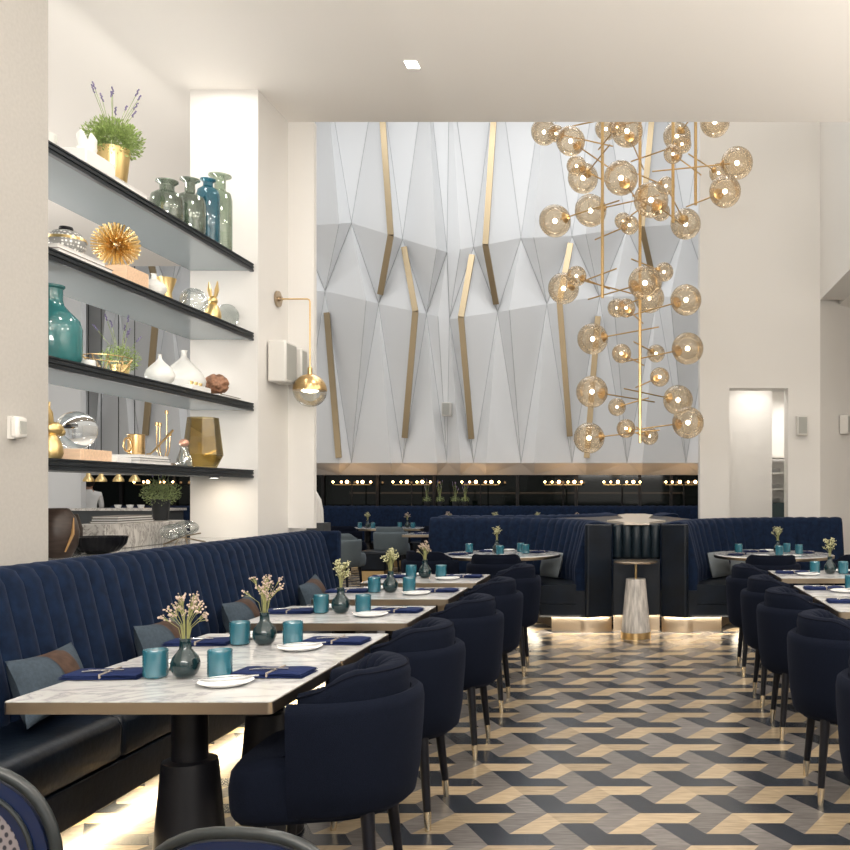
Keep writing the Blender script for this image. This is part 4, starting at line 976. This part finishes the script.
# ------------------------------------------------------------------ globe chandelier
CHY = 9.5
ch = thing('globe_chandelier', 'tall brass chandelier of amber glass globes on many arms', 'chandelier', (.15, CHY, ZH))
def W(px, py, y): return Vector(((px-CX)*y/F-.15, y-CHY, H-(py-CY)*y/F-ZH))
rods = {'a': (602.4, 298, CHY), 'b': (640, 443, CHY+.12), 'c': (673, 223, CHY-.1), 'd': (695.6, 205, CHY+.05)}
MB().bb(-.75, .85, -.22, .22, -.08, -.0005).build('canopy', M['brass'], ch, bevel=.01)
for k, (px, py, y) in rods.items():
    p = W(px, py, y); MB().tube([(p.x, p.y, -.08), (p.x, p.y, p.z)], .017, 10).build('rod', M['brass'], ch)
GL = [(544, 132, 13, 'a', 1), (556, 133.5, 8.5, 'a', -1), (570.6, 141, 14.5, 'a', -1), (576.5, 166, 10, 'a', -1), (583, 178, 15.3, 'a', 1), (621, 178, 17, 'b', -1), (590.6, 210.6, 16, 'b', 1), (555, 221, 16, 'a', 1),
      (606, 129, 11, 'b', 1), (627, 131, 16, 'b', -1), (617, 127, 9, 'a', -1), (651, 200, 17.5, 'c', -1), (666, 186, 9, 'b', 1), (660.6, 211.5, 9.5, 'b', 1), (629.4, 225, 9.5, 'a', -1), (623, 221, 8.5, 'b', 1), (685.6, 224, 15.3, 'c', 1),
      (725, 191.5, 16, 'd', -1), (718.5, 173, 9.5, 'd', 1), (737, 163, 16, 'c', -1), (714.7, 122, 15, 'd', 1), (677, 136.5, 14, 'd', 1), (682, 144, 9.5, 'b', -1), (673, 154, 9.5, 'd', -1), (664, 272, 9.5, 'b', 1), (576.5, 276, 10, 'a', -1),
      (563.5, 288.5, 15.5, 'a', 1), (645, 283, 17, 'a', -1), (649.4, 298, 15, 'a', 1), (686, 300, 15.5, 'b', -1), (617, 308, 9.5, 'b', 1), (626, 308, 9.5, 'b', -1), (592.6, 339, 15.5, 'b', 1), (687.6, 348.5, 16, 'b', -1), (621.5, 353.5, 9.7, 'b', -1),
      (656, 353.5, 9, 'b', 1), (659.7, 377, 9.7, 'b', -1), (592, 391.8, 16, 'b', -1), (678, 400, 15, 'b', 1), (617, 407, 9, 'b', 1), (688, 422.6, 16, 'b', -1), (626, 428.5, 9.5, 'b', -1), (649.4, 436, 9, 'b', 1), (589, 438, 15.5, 'b', 1)]
for (px, py, r, rk, sg) in GL:
    rp = rods[rk]; big = r > 12; dX = (px-rp[0])*CHY/F; L_ = .62 if big else .42
    dy = sg*math.sqrt(max(.04, L_*L_-dX*dX)); y = CHY+dy; c = W(px, py, y); R_ = r*y/F
    a_ = W(rp[0], py, rp[2]); a_.z = c.z+(.05 if sg > 0 else -.03); a_.z = max(a_.z, W(rp[0], rp[1], rp[2]).z+.02); d = (a_-c).normalized()
    MB().tube([c+d*(R_*.42), a_+d*(.22 if big else .12)], .0075, 7).build('arm', M['brass'], ch)
    gb = bpy.data.objects.get('') or None
    m = MB(); m.ball((0, 0, 0), R_, 28); g = m.build('globe', M['amber'], ch); g.location = c
    MB().tube([d*(R_*.80), d*(R_*1.04)], [R_*.34, R_*.14], 14).build('brass_cap', M['brass'], g)
    MB().ball((0, 0, 0), R_*.15, 10).build('bulb', M['bulbcore'], g)

# ------------------------------------------------------------------ lamps and plants on the far ledge
lamp0 = thing('candelabra_lamp', 'x', 'lamp'); lu = []
MB().lathe([(.10, 0), (.10, .02), (.012, .03), (.012, .44), (.02, .45), (.01, .46)], seg=16).build('stem', M['blackmetal'], lamp0)
MB().bb(-.36, .36, -.008, .008, .445, .457).build('crossbar', M['brass'], lamp0)
for k, dx in enumerate((-.35, -.22, -.08, .09, .22, .35)):
    MB().lathe([(.008, .45), (.014, .46), (.014, .48), (.008, .485)], (dx, (k % 2-.5)*.1, 0), 10).build('socket', M['brass'], lamp0)
    MB().ball((dx, (k % 2-.5)*.1, .505), .032 if k in (2, 4) else .021, 12).build('bulb', M['bulb'], lamp0)
sh_ = thing('ledge', 'narrow dark ledge behind the back banquette carrying lamps and planters', 'ledge', (0, 17.4, 0))
MB().bb(-9.9, 5.8, -.09, .115, 0, 1.06).build('ledge_body', M['cabinet'], sh_)
for i, px in enumerate((351, 411, 480, 563, 622, 684, 152)):
    o = fin(lamp0, lu, ((px-CX)*17.4/F, 17.455, 1.0605), None, 'multi-bulb brass lamp before the dark window, %s' % ['leftmost beyond the pillar', 'second from left', 'third from left', 'fourth from left', 'fifth from left', 'rightmost', 'the one seen through the shelves'][i], 'multi-bulb lamps on the far ledge')
for i, px in enumerate((427, 440, 455, 465)):
    lavender(((px-CX)*17.36/F, 17.37, 1.0605), '%s lavender planter on the far ledge' % ['leftmost', 'second from left', 'second from right', 'rightmost'][i]+' of four', M['potdark'], .058, .13, .09, 420, 7, 40+i, leaf='leafpale', spread=.10, sp_up=(.2, .42), grp='lavender planters on the far ledge')
# bar with pendants at the left of the hall, seen through the open shelves
t = thing('bar_counter', 'dark bar counter far left, seen between the shelves under gold pendants', 'counter', (-8.9, 15.6, 0))
MB().bb(-1.3, 1.0, -.25, .25, 0, 1.05).build('counter_body', M['bookdark'], t); MB().bb(-1.34, 1.04, -.29, .29, 1.051, 1.09).build('countertop', M['marbledk'], t)
for i, x in enumerate((-9.42, -9.2, -8.9, -8.62)):
    t = thing('dome_pendant', 'small gold dome pendant far left over the bar, %s of four from the left' % ['first', 'second', 'third', 'fourth'][i], 'pendant lamp', (x, 15.6, ZH), 0, 'gold dome pendants over the bar')
    z0 = 1.55-ZH
    MB().tube([(0, 0, -.0005), (0, 0, z0+.25)], .008, 6).build('cord', M['blackmetal'], t)
    MB().lathe([(.09, z0), (.085, z0+.04), (.05, z0+.09), (.02, z0+.12), (.015, z0+.26), (.012, z0+.255), (.045, z0+.08), (.08, z0+.035), (.086, z0)], seg=24).build('shade', M['goldsat'], t)
    MB().ball((0, 0, z0+.03), .022, 12).build('bulb', M['bulb'], t)

def person():
    o = thing('person', 'small distant person in a white shirt standing behind the far bar', 'person', ((89-CX)*16.75/F, 16.75, 0), .6)
    vs = [((0, 0, .92), .13, .10), ((0, 0, 1.12), .12, .09), ((0, 0, 1.30), .15, .10), ((0, 0, 1.39), .07, .06), ((0, 0, 1.45), .05, .05), ((0, .01, 1.53), .085, .10), ((0, .01, 1.61), .07, .085),
          ((-.17, 0, 1.33), .06, .06), ((-.21, .03, 1.08), .045, .045), ((-.15, .2, 1.0), .035, .035), ((-.12, .26, 1.0), .03, .02), ((.17, 0, 1.33), .06, .06), ((.21, .03, 1.08), .045, .045), ((.15, .2, 1.0), .035, .035), ((.12, .26, 1.0), .03, .02),
          ((-.09, 0, .84), .09, .09), ((-.10, .01, .47), .06, .06), ((-.10, 0, .09), .04, .045), ((-.10, .12, .035), .04, .03), ((.09, 0, .84), .09, .09), ((.10, .01, .47), .06, .06), ((.10, 0, .09), .04, .045), ((.10, .12, .035), .04, .03)]
    es = [(0, 1), (1, 2), (2, 3), (3, 4), (4, 5), (5, 6), (2, 7), (7, 8), (8, 9), (9, 10), (2, 11), (11, 12), (12, 13), (13, 14), (0, 15), (15, 16), (16, 17), (17, 18), (0, 19), (19, 20), (20, 21), (21, 22)]
    me = bpy.data.meshes.new('body'); me.from_pydata([v[0] for v in vs], es, []); b = bpy.data.objects.new('body', me); COL.objects.link(b); b.parent = o
    sk = b.modifiers.new('skin', 'SKIN'); b.modifiers.new('sub', 'SUBSURF').levels = 1; b.modifiers['sub'].render_levels = 1
    me.skin_vertices.new(name='') if hasattr(me.skin_vertices, 'new') and not me.skin_vertices else None
    for i, v in enumerate(vs): me.skin_vertices[0].data[i].radius = (v[1], v[2])
    me.skin_vertices[0].data[0].use_root = True
    dg = bpy.context.evaluated_depsgraph_get(); ev = b.evaluated_get(dg); nm = bpy.data.meshes.new_from_object(ev); b.modifiers.clear(); b.data = nm
    skin = pmat('skin_tone', (.42, .26, .19), .6); nm.materials.clear()
    for mm in (skin, pmat('white_shirt', (.75, .75, .74), .8), pmat('black_trousers', (.01, .01, .012), .8)): nm.materials.append(mm)
    for p in nm.polygons:
        z = p.center.z; p.material_index = 0 if (z > 1.40 or (p.center.y > .17 and z > .5)) else (1 if z > .9 else 2)
    nm.shade_smooth()
    MB().ball((0, -.012, 1.565), .105, 16, (.92, 1.0, 1.05)).build('hair', pmat('dark_hair', (.015, .01, .008), .6), o)
    return o
try: person()
except Exception as e: print('PERSON', e)
for i, px_ in enumerate((118, 130, 141)):
    one(MB().lathe([(.003, 0), (.04, .001), (.06, .06), (.055, .06), (.035, .01), (.003, .008)], seg=16), 'white_bowl', M['china'], '%s tiny white bowl on the far bar counter' % ['left', 'middle', 'right'][i], 'bowl', ((px_-CX)*15.5/F, 15.5, 1.0905), 'bowls on the far bar')

# ------------------------------------------------------------------ light
wd = bpy.data.worlds.new('world'); S.world = wd; wd.use_nodes = True
bg = wd.node_tree.nodes['Background']; bg.inputs[0].default_value = (1, .96, .9, 1); bg.inputs[1].default_value = .55
WARM = (1, .86, .68); NEU = (1, .95, .88); COOL = (.96, .98, 1)
area('daylight_behind', (1.5, -3.2, 2.4), 8, 85, NEU, (PI/2, 0, 0), 3.6)            # shop front behind the photographer
# recessed ceiling lights of the front room
for i, (x, y) in enumerate(((-1.3, 2.2), (-1.3, 4.3), (-1.3, 6.3), (1.3, 2.6), (1.3, 4.8), (1.6, 6.5), (3.6, 3), (3.6, 5.5))):
    area('ceiling_lamp', (x, y, ZC-.03), .35, 13, NEU)
# hall: roof light and wall grazer, then fill aimed at the front ceiling
area('hall_rooflight', (-2.5, 13.2, ZH-.05), 6, 235, COOL, sy=5)
area('hall_rooflight_front', (.5, 9.2, ZH-.05), 3, 60, NEU, sy=2.4)
area('faceted_grazer', (-4, 15.4, ZH-.1), 18, 150, COOL, (-.25, 0, 0), sy=.3)
area('booth_lamp', (-.8, 9.2, 8.6), .6, 22, NEU); area('booth_lamp', (1.4, 9.2, 8.6), .6, 22, NEU)
area('upward_fill', (4.3, 3.0, 1.2), 2.4, 240, NEU, (PI, 0, 0), sy=5, spread=2.6)  # added out of view to brighten the ceiling, stands for no fitting
area('ceiling_fill', (-.4, .1, 2.4), 3.4, 150, NEU, (2.25, 0, 0), sy=1.0)  # unseen fill near the camera for the ceiling; the room has no cove
area('upward_fill', (.2, -1.6, 2.2), 3, 200, NEU, (PI, 0, 0), sy=1, spread=2.2)  # second added ceiling fill, behind the camera
# niche
for k in (1, 2, 3, 4):
    area('shelf_fill', (-3.2, 5.43, SH[k]+.012), .015, 5, NEU, (PI, .5, 0), sy=2.3)  # added fill to lighten the shelf undersides and ornaments, no real strip
area('shelf_spot', (-2.98, 6.42, SH[4]-.068), .05, 1.0, WARM)
for y in (4.7, 5.5, 6.3): area('niche_wash', (-2.98, y, ZC-.02), .08, 4, NEU)
# glow below the seats
area('banquette_glow', (-2.22, 4.9, .092), .12, 44, (1, .80, .50), (0, -.62, 0), sy=5.2)
area('booth_glow_left', (-.56, 8.75, .135), .75, 3.2, (1, .88, .70), (.3, 0, 0), sy=.03); area('booth_glow_right', (.65, 8.75, .135), .75, 3.2, (1, .88, .70), (.3, 0, 0), sy=.03)
area('divider_glow', (.045, 8.86, .135), .42, .5, (1, .88, .70), (.3, 0, 0), sy=.03)
area('booth_glow_seat_left', (-1.02, 9.15, .12), .08, 1.6, (1, .86, .64), (0, .6, .3), sy=.8); area('booth_glow_seat_right', (1.11, 9.15, .12), .08, 1.6, (1, .86, .64), (0, -.6, -.3), sy=.8)
for x, y in ((-5.5, 5), (-5.5, 9), (-8.5, 7.5), (-9, 11)): area('left_room_lamp', (x, y, ZC-.03), .35, 26, NEU)
area('upward_fill', (-6.5, 7, 2.0), 2.5, 90, NEU, (PI, 0, 0), sy=4)  # unseen fill added for the left room's ceiling
area('passage_light', (1.6, 11.6, 2.78), .3, 3.5, NEU); area('shelf_room_light', (2.1, 12.3, 2.7), .3, 9, NEU)
area('fascia_glow', (-2.4, 17.05, 1.35), 7, 2.5, (1, .66, .42), (PI-.5, 0, 0), sy=.05)
S.view_settings.view_transform = 'Standard'; S.view_settings.look = 'None'; S.view_settings.gamma = 1; S.view_settings.use_curve_mapping = False
S.view_settings.exposure = .2
S.cycles.use_denoising = True
S.cycles.max_bounces = 8; S.cycles.transparent_max_bounces = 24; S.cycles.glossy_bounces = 5; S.cycles.diffuse_bounces = 4
S.cycles.sample_clamp_indirect = 6; S.cycles.caustics_reflective = False; S.cycles.caustics_refractive = False
